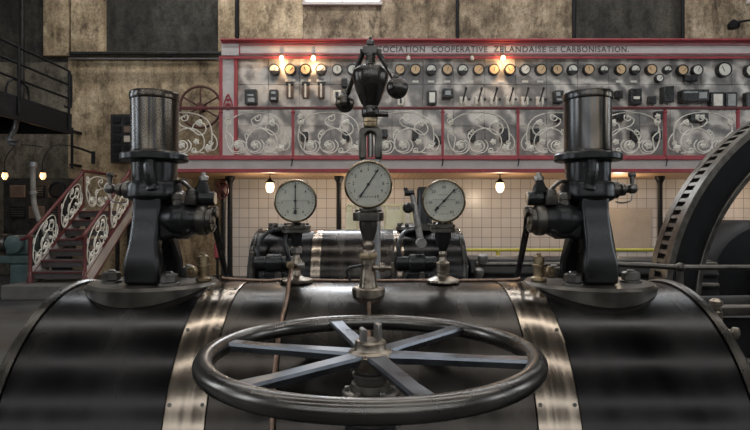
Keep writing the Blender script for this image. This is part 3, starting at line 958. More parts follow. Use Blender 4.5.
# ------------------------------------------------------------------ staircase
st = thing('staircase', 'red iron staircase with cream scrollwork sides leading up to a landing', 'staircase', (-6.4, 12, 0))
XL, XR = -6.95, -5.85
Y0, Z0, Y1, Z1 = 11.0, .3, 13.0, 1.75
N = 7
sl = (Z1 - Z0) / (Y1 - Y0)
for i in range(N):
    y = Y0 + (Y1 - Y0) * i / N
    z = Z0 + (Z1 - Z0) * (i + 1) / N
    make(MB().bx(XL + .03, XR - .03, y, y + .33, z - .04, z), 'tread', 'stair_tread', st, bevel=.008)
    make(MB().bx(XL + .03, XR - .03, y + .02, y + .04, z - .15, z - .04), 'riser', 'stair_tread', st)
    make(MB().bx(XL + .03, XR - .03, y - .012, y, z - .035, z - .002), 'nosing', 'red_shaded', st)
for x, nm in ((XL, 'a'), (XR, 'b')):
    poly = [(Y0 - .05, Z0 - .0), (Y0 + .2, Z0 - .0), (Y1 + .05, Z1 - .2), (Y1 + .05, Z1 + .06), (Y0 - .05, Z0 + .2)]
    make(MB().prism(poly, lambda a, c, x=x: Vector((x - .03, a, c)), lambda a, c, x=x: Vector((x + .03, a, c))), 'stringer', 'grey_stringer', st)
    ed = MB()
    ed.box((x, (Y0 + Y1) / 2 + .06, (Z0 + Z1) / 2 - .14), (.08, (Y1 - Y0) * math.hypot(1, sl) * .93, .03), Matrix.Rotation(math.atan(sl), 3, 'X'))
    ed.box((x, (Y0 + Y1) / 2, (Z0 + Z1) / 2 + .15), (.07, (Y1 - Y0) * math.hypot(1, sl) * 1.0, .02), Matrix.Rotation(math.atan(sl), 3, 'X'))
    make(ed, 'stringer_edge', 'red_shaded', st)
    hr = smooth_path([(x - .18, Y0 - .02, Z0 + .86), (x - .05, Y0 - .05, Z0 + .9), (x, Y0 - .02, Z0 + .97), (x, Y0 + .25, Z0 + .97 + .25 * sl), (x, Y1 - .15, Z1 + .93 - .15 * sl), (x, Y1 + .05, Z1 + .95), (x, 14.6, Z1 + .95)], 4)
    make(MB().tube(hr, .038, 8), 'handrail', 'red_shaded', st)
    nw = MB().lathe([(.06, 0), (.06, .1), (.04, .14), (.036, .85), (.052, .9), (.052, .94), (0, .98)], (x, Y0 - .02, Z0 - .02), n=14)
    make(nw, 'newel_post', 'red_shaded', st)
    for y in ((Y0 + Y1) / 2, Y1):
        make(MB().bx(x - .016, x + .016, y - .016, y + .016, Z0 + (y - Y0) * sl + .1, Z0 + (y - Y0) * sl + .93), 'baluster', 'red_shaded', st)
    for k in range(2):
        ya, yb = Y0 + k * 1.0 + .03, Y0 + (k + 1) * 1.0 - .03
        scroll_panel(st, lambda u, v, x=x, ya=ya, yb=yb: Vector((x, ya + (yb - ya) * u, Z0 + (ya + (yb - ya) * u - Y0) * sl + .17 + .74 * v)), (1, 0, 0), .62, .0115, skip=(5, 6))
scroll_panel(st, lambda u, v: Vector((XL, 13.05 + 1.5 * u, Z1 + .08 + .82 * v)), (1, 0, 0), .8, .014)
make(MB().bx(XL, XR, Y1, 14.95, Z1 - .12, Z1), 'landing', 'stair_tread', st)
for x in (XL + .05, XR - .05):
    for y in (Y1 + .1, 14.6):
        make(MB().bx(x - .04, x + .04, y - .04, y + .04, 0, Z1 - .12), 'landing_post', 'iron_dark', st)
for i in range(5):
    make(MB().bx(XR + .16 * i, XR + .16 * i + .2, Y1 + .1, 14.6, Z1 + .2 * (i + 1) - .04, Z1 + .2 * (i + 1)), 'upper_tread', 'stair_tread', st)
for y in (Y1 + .06, 14.62):
    make(MB().prism([(XR, Z1 - .1), (XR + .9, Z1 + .9), (XR + .9, Z1 + 1.12), (XR, Z1 + .12)], lambda a, c, y=y: Vector((a, y - .025, c)), lambda a, c, y=y: Vector((a, y + .025, c))), 'upper_stringer', 'grey_stringer', st)
struct(MB().bx(-7.25, -5.6, 10.55, 11.6, 0, .28), 'floor_plinth', 'concrete', .02)

# ------------------------------------------------------------------ machines by the stair
p0, p1 = at(3, 178, 14.3), at(68, 262, 14.3)
t_ = thing('control_panel', 'wide dark control panel with plates and dials standing against the plaster wall', 'panel', (p0.x, 14.3, 0))
make(MB().bx(p0.x, p1.x, 14.3, 14.7, .6, p0.z), 'cabinet', 'iron_dark', t_, bevel=.02)
make(MB().bx(p0.x + .1, p1.x - .1, 14.4, 14.7, 0, .6), 'base', 'iron_black', t_)
for i in range(3):
    for j in range(2):
        xc = p0.x + .4 + .5 * i
        zc = p0.z - .35 - .55 * j
        make(MB().bx(xc - .2, xc + .2, 14.26, 14.3, zc - .16, zc + .16), 'plate', 'iron_black' if (i + j) % 2 else 'brown_fuse', t_, bevel=.01)
        q = MB()
        for s in range(4):
            q.bx(xc - .17, xc + .17, 14.245, 14.26, zc - .1 + .06 * s, zc - .085 + .06 * s)
        make(q, 'slot', 'dish', t_)
cg = at(57, 190, 14.25)
make(MB().lathe([(.22, 0), (.22, .07), (.17, .09), (.16, .06), (0, .06)], cg + Vector((0, .05, 0)), (0, -1, 0), 24), 'dial', 'iron_black', t_)
# lathe
lx, ly = -8.05, 11.6
t_ = thing('lathe', 'grey teal machine tool with a round headstock beside the stair foot', 'machine', (lx, ly, 0))
make(MB().bx(lx - 1.1, lx + .85, ly - .22, ly + .22, .62, .8), 'bed', 'teal', t_, bevel=.03)
make(MB().bx(lx + .4, lx + .8, ly - .2, ly + .2, 0, .62), 'leg', 'teal', t_, bevel=.03)
make(MB().bx(lx - 1.0, lx - .6, ly - .2, ly + .2, 0, .62), 'leg', 'teal', t_, bevel=.03)
make(MB().bx(lx + .3, lx + .8, ly - .2, ly + .2, .8, 1.22), 'headstock', 'teal', t_, bevel=.06)
make(MB().lathe([(.1, 0), (.2, .03), (.2, .14), (.12, .16), (.06, .25)], (lx + .3, ly, 1.05), (-1, 0, 0), 24), 'chuck', 'dish', t_)
make(MB().lathe([(.16, 0), (.18, .03), (.18, .12), (.1, .14)], (lx + .55, ly - .2, 1.04), (0, -1, 0), 24), 'pulley', 'teal', t_)
make(MB().bx(lx - .45, lx - .1, ly - .26, ly + .26, .8, .98), 'carriage', 'iron_dark', t_, bevel=.02)
# red pipe valve by the gallery end
c = at(223, 190, 12.6)
t_ = thing('red_hydrant', 'small red hand valve on a riser in the dark corner under the gallery end', 'valve', (c.x, 12.6, 0))
make(MB().rod((c.x, 12.6, 0), (c.x, 12.6, c.z + .1), .04), 'riser', 'iron_black', t_)
rg = [(c.x + .14 * cos(2 * PI * k / 24), 12.5, c.z + .2 * sin(2 * PI * k / 24)) for k in range(24)]
wv = MB().tube(rg, .022, 8, True)
for k in range(4):
    a = PI / 4 + k * PI / 2
    wv.tube([(c.x, 12.5, c.z), (c.x + .14 * cos(a), 12.5, c.z + .2 * sin(a))], .022, 6)
wv.rod((c.x, 12.45, c.z), (c.x, 12.6, c.z), .05)
make(wv, 'handwheel', 'red_shaded', t_)
make(MB().lathe([(.06, -.1), (.09, -.04), (.09, .06), (.05, .12)], (c.x, 12.6, c.z), n=16), 'body', 'rust_red', t_)
b0 = at(220, 247, 12.5)
t_ = thing('fire_extinguisher', 'small red cylinder on a dark stand in the dark corner below the red hand valve', 'extinguisher', (b0.x, 12.3, 0))
make(MB().lathe([(.05, .68), (.07, .7), (.07, 1.0), (.045, 1.06), (.02, 1.08), (.02, 1.12)], (b0.x, 12.3, 0), n=20), 'bottle', 'red', t_)
make(MB().lathe([(.12, 0), (.12, .03), (.03, .05), (.03, .64), (.06, .66), (.06, .68)], (b0.x, 12.3, 0), n=16), 'stand', 'iron_black', t_)

# ================================================================== THE NEAR ENGINE
CY, CR, CAZ = 1.938, .507, .90


def surf_z(y, r=CR):
    return CAZ + math.sqrt(max(0, r * r - (y - CY) ** 2))


def on_cyl(px, py, off=0.0):      # where the ray through px,py meets the lagging
    sx0, sz0 = (px - 375) / F, -(py - 215) / F
    R_ = CR + off
    a = 1 + sz0 ** 2
    b_ = -2 * CY + 2 * sz0 * (CZ - CAZ)
    c_ = CY ** 2 + (CZ - CAZ) ** 2 - R_ * R_
    d = (-b_ - math.sqrt(max(0, b_ * b_ - 4 * a * c_))) / (2 * a)
    return Vector((sx0 * d, d, CZ + sz0 * d))


def engine_cylinder(xc, yc, zc, half, label, strap_at, rivets=True):
    R = CR
    t_ = thing('engine_cylinder', label, 'steam engine cylinder', (xc, yc, 0))
    ax = (1, 0, 0)
    xs = [-half, strap_at[0][0], strap_at[0][1], strap_at[1][0], strap_at[1][1], half]
    for a, b_, mt in ((xs[0], xs[1], 'lagging'), (xs[2], xs[3], 'lagging_brown'), (xs[4], xs[5], 'lagging')):
        make(MB().lathe([(R - .01, a), (R, a + .002), (R, b_ - .002), (R - .01, b_)], (xc, yc, zc), ax, 128, loop=True), 'lagging', mt, t_)
    for a, b_ in strap_at:
        q = MB().lathe([(R - .01, a), (R + .003, a + .001), (R + .004, a + .004), (R + .004, b_ - .004), (R + .003, b_ - .001), (R - .01, b_)], (xc, yc, zc), ax, 128, loop=True)
        sp = make(q, 'strap', 'strap', t_)
        if not rivets:
            continue
        rv = MB()
        for k in range(14):
            th = 2 * PI * k / 14 + .2
            for xo in (a + .012, b_ - .012):
                n_ = Vector((0, -sin(th), cos(th)))
                rv.lathe([(.006, 0), (.005, .003), (0, .004)], Vector((xc + xo, yc, zc)) + n_ * (R + .004), n_, 8)
        make(rv, 'rivet', 'dish', sp)
    for s in (-1, 1):
        x0 = s * half
        q = MB().lathe([(R - .03, x0), (R + .006, x0), (R + .012, x0 + s * .008), (R + .012, x0 + s * .022), (R + .004, x0 + s * .03), (R - .03, x0 + s * .03)], (xc, yc, zc), ax, 128, loop=True)
        make(q, 'end_ring', 'ring', t_)
        q = MB().lathe([(R - .02, x0 + s * .0), (R - .02, x0 + s * .05), (R - .07, x0 + s * .06), (R - .08, x0 + s * .045), (R * .45, x0 + s * .045), (R * .4, x0 + s * .09), (.12, x0 + s * .1), (0, x0 + s * .1)], (xc, yc, zc), ax, 96)
        cv = make(q, 'end_cover', 'cast_black', t_)
        nb = MB()
        for k in range(16):
            th = 2 * PI * k / 16
            nb.hexa((xc + x0 + s * .045, yc + cos(th) * (R - .13), zc + sin(th) * (R - .13)), .024, .03, (s, 0, 0))
        make(nb, 'cover_nut', 'steel', cv)
        # foot
        xf = s * half * .6
        ft = MB()
        ang = [PI + .5 + (PI - 1.0) * k / 16 for k in range(17)]
        poly = [(yc + (R + .0) * cos(a), zc + (R + .0) * sin(a)) for a in ang] + [(yc + .5, .06), (yc + .5, 0), (yc - .5, 0), (yc - .5, .06)]
        ft.prism(poly, lambda a, c, x=xc + xf: Vector((x - .14, a, c)), lambda a, c, x=xc + xf: Vector((x + .14, a, c)))
        make(ft, 'foot', 'cast_black', t_)
    return t_


near = engine_cylinder(0, CY, CAZ, 1.028, 'large black lagged engine cylinder with two steel straps, in front of everything', ((-.572, -.458), (.438, .556)))
# cylinder joint line strips down the middle
twin = engine_cylinder(-.17, 5.75, .99, 1.02, 'second black engine cylinder with two pale straps, standing behind the three gauges', ((-.455, -.36), (.36, .455)), False)


# ------------------------------------------------------------------ valve columns
def valve_column(X, s, label):
    """s = +1: its gear points toward -X (the flywheel-side column), -1: mirrored"""
    Y, ZD = CY, 1.416
    t_ = thing('valve_stand', label, 'valve column', (X, Y, ZD), 'valve columns on the cylinder')

    def P(dx, dy, z):
        return Vector((X + s * dx, Y + dy, z))
    # saddle flange shaped to the lagging
    mb = MB()
    n = 64
    R0 = .222
    rings = [(0, 'b'), (.08, 'b'), (.16, 'b'), (R0 - .004, 'b'), (R0, 'b'), (R0, 't'), (R0 - .01, 'tt'), (.12, 'tt'), (0, 'tt')]
    vs, fs, rr = [], [], []
    for r, kd in rings:
        ring = []
        for k in range(n if r else 1):
            a = 2 * PI * k / n
            x, y = X + r * cos(a), Y + r * sin(a)
            z = surf_z(y, CR + .001) if kd == 'b' else (ZD - .01 if kd == 't' else ZD)
            ring.append(len(vs))
            vs.append((x, y, z))
        rr.append(ring)
    for A, B in zip(rr, rr[1:]):
        for k in range(n):
            k2 = (k + 1) % n
            if len(A) == 1:
                fs.append((A[0], B[k2], B[k]))
            elif len(B) == 1:
                fs.append((A[k], A[k2], B[0]))
            else:
                fs.append((A[k], A[k2], B[k2], B[k]))
    mb.add(vs, fs)
    bf = make(mb, 'saddle_flange', 'dish', t_)
    for (dx, dy) in ((-.088, -.10), (.135, -.04), (-.07, .15), (.1, .14)):
        c = P(dx, dy, ZD)
        q = MB().lathe([(.036, 0), (.036, .006), (.032, .007)], c, n=20)
        q.hexa(c + Vector((0, 0, .007)), .03, .03)
        q.lathe([(.014, 0), (.014, .005), (.01, .008)], c + Vector((0, 0, .036)), n=14)
        make(q, 'holding_nut', 'nut_steel', bf)
    # forked pedestal: two legs fore and aft
    def wid(z):
        k = (z - ZD) / (1.72 - ZD)
        if k > .55:
            return .094
        return .092 + .032 * (.5 + .5 * cos(PI * max(0, k - .12) / .43)) - .01 * max(0, 1 - k / .12)
    outer = [(.122, 1.416), (.125, 1.45), (.122, 1.50), (.108, 1.56), (.092, 1.61), (.08, 1.66), (.077, 1.72)]
    inner = [(.06 * cos(a), 1.515 + .052 * sin(a)) for a in [PI * k / 10 for k in range(11)]]
    inner = [(.086, 1.416), (.084, 1.44), (.074, 1.485)] + inner + [(-.074, 1.485), (-.084, 1.44), (-.086, 1.416)]
    poly = list(reversed([(-a, z) for a, z in outer]))[0:0]
    poly = inner + [(-a, z) for a, z in outer] + [(a, z) for a, z in reversed(outer)]
    # refine the outline so that the width can follow a curve
    fine = []
    for i, (a, z) in enumerate(poly):
        b_, z2 = poly[(i + 1) % len(poly)]
        m_ = max(1, int(math.hypot(b_ - a, z2 - z) / .02))
        fine += [(a + (b_ - a) * j / m_, z + (z2 - z) * j / m_) for j in range(m_)]
    pd = MB().prism(fine, lambda a, z: P(-wid(z) / 2, a, z), lambda a, z: P(wid(z) / 2, a, z))
    make(pd, 'pedestal', 'cast_black', t_, bevel=.012)
    make(MB().rod(P(0, -.09, 1.518), P(0, .09, 1.518), .012), 'cross_bar', 'steel', t_)
    ib = MB().bx(*sorted((P(-.02, 0, 0).x, P(.035, 0, 0).x)), Y - .058, Y + .058, 1.4175, 1.478)
    make(ib, 'inner_block', 'cast_black', t_, bevel=.005)
    make(MB().rod(P(.008, 0, 1.476), P(.008, 0, 1.575), .024), 'spindle', 'cast_black', t_)
    # collar, neck, flange, barrel
    c0 = Vector((X, Y, 0))
    make(MB().lathe([(.06, 1.69), (.085, 1.704), (.094, 1.716), (.094, 1.75), (.087, 1.764), (.078, 1.768)], c0, n=48), 'collar', 'cast_black', t_)
    make(MB().lathe([(.077, 1.766), (.077, 1.832), (.085, 1.842)], c0, n=48), 'neck', 'cast_black', t_)
    make(MB().lathe([(.085, 1.84), (.112, 1.841), (.115, 1.845), (.115, 1.862), (.111, 1.867), (.09, 1.87)], c0, n=48), 'barrel_flange', 'cast_black', t_)
    br_ = make(MB().lathe([(.086, 1.869), (.0805, 1.88), (.0805, 2.056)], c0, n=48), 'barrel', 'barrel', t_)
    make(MB().lathe([(.0805, 2.054), (.0835, 2.056), (.0845, 2.06), (.0845, 2.078), (.082, 2.083), (.068, 2.084), (.064, 2.074), (0, 2.073)], c0, n=48), 'barrel_cap', 'barrel', t_)
    # lug with hook below the flange
    lg = MB().tube(smooth_path([P(-.02, -.078, 1.85), P(-.02, -.092, 1.82), P(-.025, -.095, 1.78), P(-.03, -.09, 1.74)], 4), [.02] * 12 + [.024], 10)
    make(lg, 'lug', 'cast_black', t_)
    # drain cock on the outer side
    dc = make(MB().rod(P(.085, -.03, 1.738), P(.15, -.03, 1.742), .013).rod(P(.1, -.03, 1.738), P(.118, -.03, 1.74), .022).rod(P(.06, -.03, 1.738), P(.095, -.03, 1.738), .03), 'drain_cock', 'dish', t_)
    kn = MB().sphere(P(.142, -.035, 1.742), .019, 18)
    kn.rod(P(.142, -.035, 1.742), P(.142, -.035, 1.785), .008).rod(P(.13, -.035, 1.79), P(.152, -.035, 1.79), .009)
    kn.rod(P(.142, -.035, 1.786), P(.142, -.035, 1.798), .012)
    make(kn, 'cock_handle', 'nut_steel', dc)
    make(MB().tube(smooth_path([P(.14, -.04, 1.725), P(.132, -.045, 1.70), P(.1, -.05, 1.692), P(.07, -.07, 1.695)], 5), .003, 6), 'wire', 'steel', dc)
    # valve drum on the inner side
    ax = (-s, 0, 0)
    zc = 1.632
    o = P(-.04, -.03, zc)
    make(MB().lathe([(.045, 0), (.05, .02), (.06, .04), (.066, .055), (.066, .085), (.058, .095), (.05, .11), (.048, .125)], o, ax, 40), 'valve_housing', 'cast_black', t_)
    make(MB().lathe([(.046, .124), (.052, .126), (.054, .13), (.054, .152), (.05, .158), (.046, .16)], o, ax, 40), 'drum_ring', 'dish', t_)
    fp = MB().lathe([(.044, .158), (.044, .174), (.041, .178), (.03, .178), (.028, .174), (.014, .174), (.012, .181), (0, .182)], o, ax, 40)
    fpo = make(fp, 'face_plate', 'dish', t_)
    nb = MB()
    for k in range(6):
        a = k * PI / 3 + .3
        nb.hexa(o + Vector((-s * .177, .0355 * cos(a), .0355 * sin(a))), .004, .004, ax)
    make(nb, 'face_screw', 'dish', fpo)
    # cradle under the drum
    cr = MB()
    pts = [(-.05, .0), (-.16, -.03), (-.145, -.05), (-.11, -.066), (-.09, -.06), (-.05, -.07), (-.03, -.08), (-.03, .0)]
    cr.prism([(a, zc + b_) for a, b_ in pts], lambda a, z: P(a, -.075, z), lambda a, z: P(a, .03, z))
    make(cr, 'cradle', 'cast_black', t_, bevel=.012)
    # rocker arm and bosses above the drum
    ra = MB()
    arm = [(-.165, 1.64), (-.19, 1.68), (-.202, 1.71), (-.196, 1.75), (-.186, 1.772), (-.168, 1.778), (-.156, 1.75), (-.138, 1.735), (-.12, 1.69), (-.09, 1.66)]
    ra.prism(arm, lambda a, z: P(a, -.03, z), lambda a, z: P(a, .0, z))
    rk = make(ra, 'rocker', 'cast_black', t_, bevel=.006)
    q = MB().rod(P(-.222, -.02, 1.708), P(-.165, -.02, 1.708), .025)
    make(q, 'rocker_boss', 'cast_black', rk)
    q = MB().rod(P(-.178, -.015, 1.77), P(-.178, -.015, 1.788), .017).rod(P(-.178, -.015, 1.788), P(-.178, -.015, 1.799), .009)
    make(q, 'rocker_pin', 'steel', rk)
    q = MB().lathe([(.02, 0), (.022, .004), (.022, .03), (.017, .034), (.017, .05), (.012, .054)], P(-.145, -.05, 1.685), n=20)
    make(q, 'cap_nut', 'dish', t_)
    q = MB().lathe([(.016, 0), (.016, .02), (.02, .022), (.02, .04), (.012, .046)], P(-.10, -.055, 1.682), n=6)
    make(q, 'hex_cap', 'dish', t_)
    q = MB().tube(smooth_path([P(-.14, -.02, 1.735), P(-.11, -.03, 1.765), P(-.08, -.02, 1.765), P(-.05, -.01, 1.75)], 5), .007, 8)
    make(q, 'oil_pipe', 'dish', t_)
    q = MB().bx(*sorted((P(-.1, 0, 0).x, P(-.045, 0, 0).x)), Y - .01, Y + .04, 1.68, 1.735)
    make(q, 'gear_block', 'cast_black', t_, bevel=.008)
    # inclined lever
    a, b_ = P(-.175, -.01, 1.615), P(-.135, .5, 1.30)
    a2 = P(-.205, .24, 1.427)
    lv = MB().tube([P(-.215, -.01, 1.66), P(-.211, .02, 1.6), P(-.162, .33, 1.40), P(-.135, .57, 1.24)], [.013, .0125, .0115, .0115], 12)
    make(lv, 'lever', 'cast_black', t_)
    q = MB().rod(P(-.2, -.012, 1.66), P(-.228, -.012, 1.66), .02)
    make(q, 'lever_eye', 'dish', t_)
    # brass oil cup
    ox, oy = -.178, -.015
    oc = MB().lathe([(.022, 0), (.027, .003), (.027, .012), (.019, .018), (.019, .05), (.022, .052), (.022, .06), (.019, .062), (.019, .088), (.014, .092), (.008, .094), (.008, .1)], P(ox, oy, ZD), n=20)
    oco = make(oc, 'oil_cup', 'brass', t_)
    kb = MB().lathe([(.008, 0), (.009, .018), (.019, .02), (.021, .024), (.021, .034), (.017, .037), (.007, .037), (.006, .043), (0, .044)], P(ox + .016, oy - .016, ZD + .038), (s * .35, -1, 0), 22)
    make(kb, 'oil_knob', 'brass', oco)
    return t_


valve_column(-.783, -1, 'tall black valve column with a steel barrel, in front of the stair and plaster wall')
valve_column(.756, 1, 'tall black valve column with a steel barrel, standing nearer the flywheel')


# ------------------------------------------------------------------ pressure gauges
def gauge_head(t_, x, y, z, R, ang, nums, ticks, style):
    a = (0, -1, 0)
    o = Vector((x, y, z))
    make(MB().lathe([(R * .5, -.03), (R * .9, -.025), (R * .97, -.01), (R * .97, .012)], o, a, 56), 'case', 'dish', t_)
    make(MB().lathe([(R * .97, .008), (R * 1.0, .010), (R * 1.02, .015), (R * 1.0, .022), (R * .955, .024), (R * .93, .021), (R * .92, .014), (R * .92, .008)], o, a, 64), 'bezel', 'bezel', t_)
    dl = make(MB().lathe([(R * .925, .010), (R * .925, .014), (0, .014)], o, a, 56), 'dial', 'dial', t_)
    yk = y - .0146
    mk = MB()
    a0, a1 = math.radians(235), math.radians(-55)
    for k in range(ticks + 1):
        q = a0 + (a1 - a0) * k / ticks
        L = .1 if k % 5 == 0 else .06
        d = Vector((cos(q), 0, sin(q)))
        nrm = Vector((-sin(q), 0, cos(q)))
        w_ = R * (.014 if k % 5 == 0 else .008)
        p0, p1 = Vector((x, yk, z)) + d * R * .86, Vector((x, yk, z)) + d * R * (.86 - L)
        mk.add([p0 + nrm * w_, p0 - nrm * w_, p1 - nrm * w_, p1 + nrm * w_], [(0, 1, 2, 3)])
    for k, nm in enumerate(nums):
        q = a0 + (a1 - a0) * k / (len(nums) - 1)
        mk.text(nm, R * .19, (x + cos(q) * R * .63, yk, z + sin(q) * R * .63), bold=.01)
    # fine lines of lettering, too small to read
    rows = {'cross': [(0, .6, .01)], 'plain': [(-.52, .34, .02)], 'lines': [(.28, .22, .012), (.05, .5, .013), (-.26, .1, .014), (-.6, .2, .013)]}[style]
    if style == 'cross':
        rows += [(-.36, .12, .013), (-.58, .16, .013)]
    rnd = random.Random(3)
    for zz, half, h in rows:
        xx = -half
        while xx < half:
            w_ = rnd.uniform(.025, .06)
            mk.add([(x + R * xx, yk, z + R * (zz - h)), (x + R * (xx + w_), yk, z + R * (zz - h)), (x + R * (xx + w_), yk, z + R * (zz + h)), (x + R * xx, yk, z + R * (zz + h))], [(0, 1, 2, 3)])
            xx += w_ + .03
    make(mk, 'scale_marking', 'ink', dl)
    nd = MB()
    d = Vector((cos(ang), 0, sin(ang)))
    n_ = Vector((-sin(ang), 0, cos(ang)))
    c = Vector((x, y - .018, z))
    tip, tail = R * .8, R * .62
    prof = [(tip, 0), (R * .66, .05 * R), (R * .6, .02 * R), (0, .028 * R), (-tail * .55, .022 * R), (-tail, .05 * R)]
    up = [c + d * l + n_ * w_ for l, w_ in prof]
    dn = [c + d * l - n_ * w_ for l, w_ in reversed(prof) if True]
    poly = up + dn[:-1]
    th = Vector((0, -.0015, 0))
    k = len(poly)
    nd.add(poly + [p + th for p in poly], [tuple(range(k)), tuple(reversed(range(k, 2 * k)))] + [(i, (i + 1) % k, k + (i + 1) % k, k + i) for i in range(k)])
    if style != 'plain':
        nd.lathe([(R * .075, 0), (R * .075, .002)], c - d * R * (.5 if style == 'cross' else .45), a, 18)
    nd.lathe([(R * .06, -.003), (R * .06, .004), (R * .03, .006), (0, .006)], c, a, 18)
    make(nd, 'needle', 'needle', t_)


def bolts(parent, c, r, n, h=.008, s=.006, mat='dish'):
    q = MB()
    for k in range(n):
        a = 2 * PI * k / n + .3
        q.hexa(Vector(c) + Vector((r * cos(a), r * sin(a), 0)), s, h)
        q.hexa(Vector(c) + Vector((r * cos(a), r * sin(a), -.022)), s, .006)
    make(q, 'flange_bolt', mat, parent)


ZT = 1.409
# --- gauge nearer the stair
x, y = -.281, CY
zc = CZ + (215 - 201) / 281.2
g1 = thing('pressure_gauge', 'round pressure gauge with an upright needle, standing nearest the stair side', 'gauge', (x, y, ZT), 'pressure gauges')
gauge_head(g1, x, y, zc, .0755, PI / 2, ['0', '1', '2', '3', '4', '5', '6'], 30, 'cross')
o = Vector((x, y + .012, 0))
make(MB().rod((x, y + .01, 1.605), (x, y + .01, zc - .07), .014), 'neck', 'dish', g1)
fl = make(MB().lathe([(.046, 1.586), (.052, 1.588), (.052, 1.598), (.046, 1.5995), (.046, 1.6005), (.052, 1.602), (.052, 1.612), (.03, 1.614), (.02, 1.622)], o, n=36), 'flange', 'dish', g1)
bolts(fl, (x, y + .012, 1.613), .04, 6)
make(MB().lathe([(.022, 1.587), (.02, 1.57), (.015, 1.545), (.013, 1.53)], o, n=24), 'cone', 'cast_black', g1)
make(MB().tube(smooth_path([(x - .03, y, 1.586), (x - .038, y - .01, 1.55), (x - .03, y - .014, 1.52), (x - .022, y - .012, 1.49)], 5), .009, 10), 'elbow', 'cast_black', g1)
cb = MB().lathe([(.02, 1.431), (.015, 1.44), (.013, 1.452), (.02, 1.462), (.022, 1.478), (.016, 1.492), (.012, 1.498), (.012, 1.51), (.018, 1.514), (.018, 1.535), (.012, 1.54)], o, n=24)
cbo = make(cb, 'cock_body', 'bronze', g1)
make(MB().rod((x - .03, y - .0, 1.472), (x + .03, y - .0, 1.472), .009).hexa((x, y + .012, 1.513), .021, .022), 'cock_key', 'steel', cbo)
make(MB().rod((x - .02, y - .02, 1.475), (x - .012, y - .045, 1.472), .013), 'cock_plug', 'brass', cbo)
make(MB().lathe([(.056, ZT), (.058, ZT + .004), (.058, ZT + .011), (.052, ZT + .014), (.03, ZT + .018), (.02, ZT + .024)], o, n=36), 'base_flange', 'bronze', g1)
# --- gauge nearer the flywheel
x, y = .243, CY
zc = CZ + (215 - 201) / 281.2
g3 = thing('pressure_gauge', 'round pressure gauge with a slanting needle, standing between the middle gauge and the flywheel', 'gauge', (x, y, ZT), 'pressure gauges')
gauge_head(g3, x, y, zc, .0765, math.radians(47), ['0', '10', '20', '30', '40', '50', '60'], 30, 'lines')
o = Vector((x, y + .012, 0))
make(MB().rod((x, y + .01, 1.605), (x, y + .01, zc - .07), .014), 'neck', 'dish', g3)
fl = make(MB().lathe([(.04, 1.588), (.044, 1.59), (.044, 1.602), (.04, 1.6035), (.044, 1.605), (.044, 1.616), (.03, 1.618), (.02, 1.624)], o, n=36), 'flange', 'dish', g3)
bolts(fl, (x, y + .012, 1.617), .034, 6)
make(MB().lathe([(.03, 1.589), (.03, 1.57), (.024, 1.55), (.016, 1.53), (.012, 1.522)], o, n=28), 'cone', 'cast_black', g3)
cb = MB().lathe([(.024, 1.425), (.023, 1.44), (.019, 1.444), (.024, 1.448), (.024, 1.478), (.02, 1.482), (.014, 1.486), (.012, 1.5), (.015, 1.505), (.015, 1.515), (.011, 1.522)], o, n=28)
make(cb, 'cock_body', 'bronze', g3)
make(MB().lathe([(.058, ZT), (.06, ZT + .004), (.058, ZT + .01), (.045, ZT + .015), (.03, ZT + .022)], o, n=36), 'base_flange', 'bronze', g3)
# --- middle gauge
x, y = -.022, 1.82
S2 = F / 1.82
zc = CZ + (215 - 185) / S2
zb = surf_z(y - .055) - .0
g2 = thing('pressure_gauge', 'middle pressure gauge, highest of the three, below the flyball governor', 'gauge', (x, y, zb), 'pressure gauges')
gauge_head(g2, x, y - .02, zc, .0785, math.radians(56), ['0', '1', '2', '3', '4', '5', '6', '7', '8', '9', '10'], 50, 'plain')


def zz(py):
    return CZ + (215 - py) / S2


o = Vector((x, y, 0))
make(MB().rod((x, y - .01, zz(213)), (x, y - .01, zc - .07), .02), 'neck', 'dish', g2)
fl = make(MB().lathe([(.047, zz(221)), (.052, zz(220.4)), (.052, zz(213)), (.047, zz(212)), (.03, zz(211)), (.03, zz(208.5)), (.02, zz(208))], o, n=36), 'flange', 'dish', g2)
bolts(fl, (x, y, zz(212)), .041, 6)
make(MB().lathe([(.031, zz(220.5)), (.031, zz(226)), (.027, zz(231)), (.021, zz(237)), (.018, zz(240))], o, n=28), 'cone', 'dish', g2)
cb = MB().lathe([(.033, zz(289)), (.030, zz(284)), (.026, zz(276)), (.023, zz(266)), (.022, zz(259.5)), (.026, zz(259)), (.027, zz(253)), (.024, zz(251)), (.018, zz(249.5)), (.022, zz(246)), (.021, zz(243)), (.014, zz(240.5)), (.015, zz(239))], o, n=32)
cbo = make(cb, 'cock_body', 'bronze', g2)
make(MB().lathe([(.030, zz(258.8)), (.031, zz(257)), (.031, zz(254)), (.029, zz(252.8))], o, n=12, lobes=6, lob=.08), 'ring_nut', 'brass', cbo)
q = MB().rod((x + .015, y - .02, zz(267)), (x + .062, y - .02, zz(267.5)), .009).rod((x + .035, y - .02, zz(267)), (x + .055, y - .02, zz(267)), .016)
q.rod((x + .06, y - .02, zz(267.5)), (x + .078, y - .02, zz(267.5)), .007).rod((x + .078, y - .02, zz(272)), (x + .078, y - .02, zz(262)), .006)
make(q, 'side_cock', 'bronze', cbo)
q = MB().tube(smooth_path([(x - .02, y - .02, zz(265)), (x - .05, y - .02, zz(266.5)), (x - .066, y - .02, zz(268)), (x - .07, y - .02, zz(272)), (x - .06, y - .02, zz(280))], 5), .005, 8)
make(q, 'cock_handle', 'cast_black', cbo)
n = 40
vs, fs = [], []
for k in range(n):
    a = 2 * PI * k / n
    for r, z in ((.055, None), (.055, zz(288.5)), (.050, zz(287))):
        vs.append((x + r * cos(a), y + r * sin(a), surf_z(y + r * sin(a)) + .001 if z is None else z))
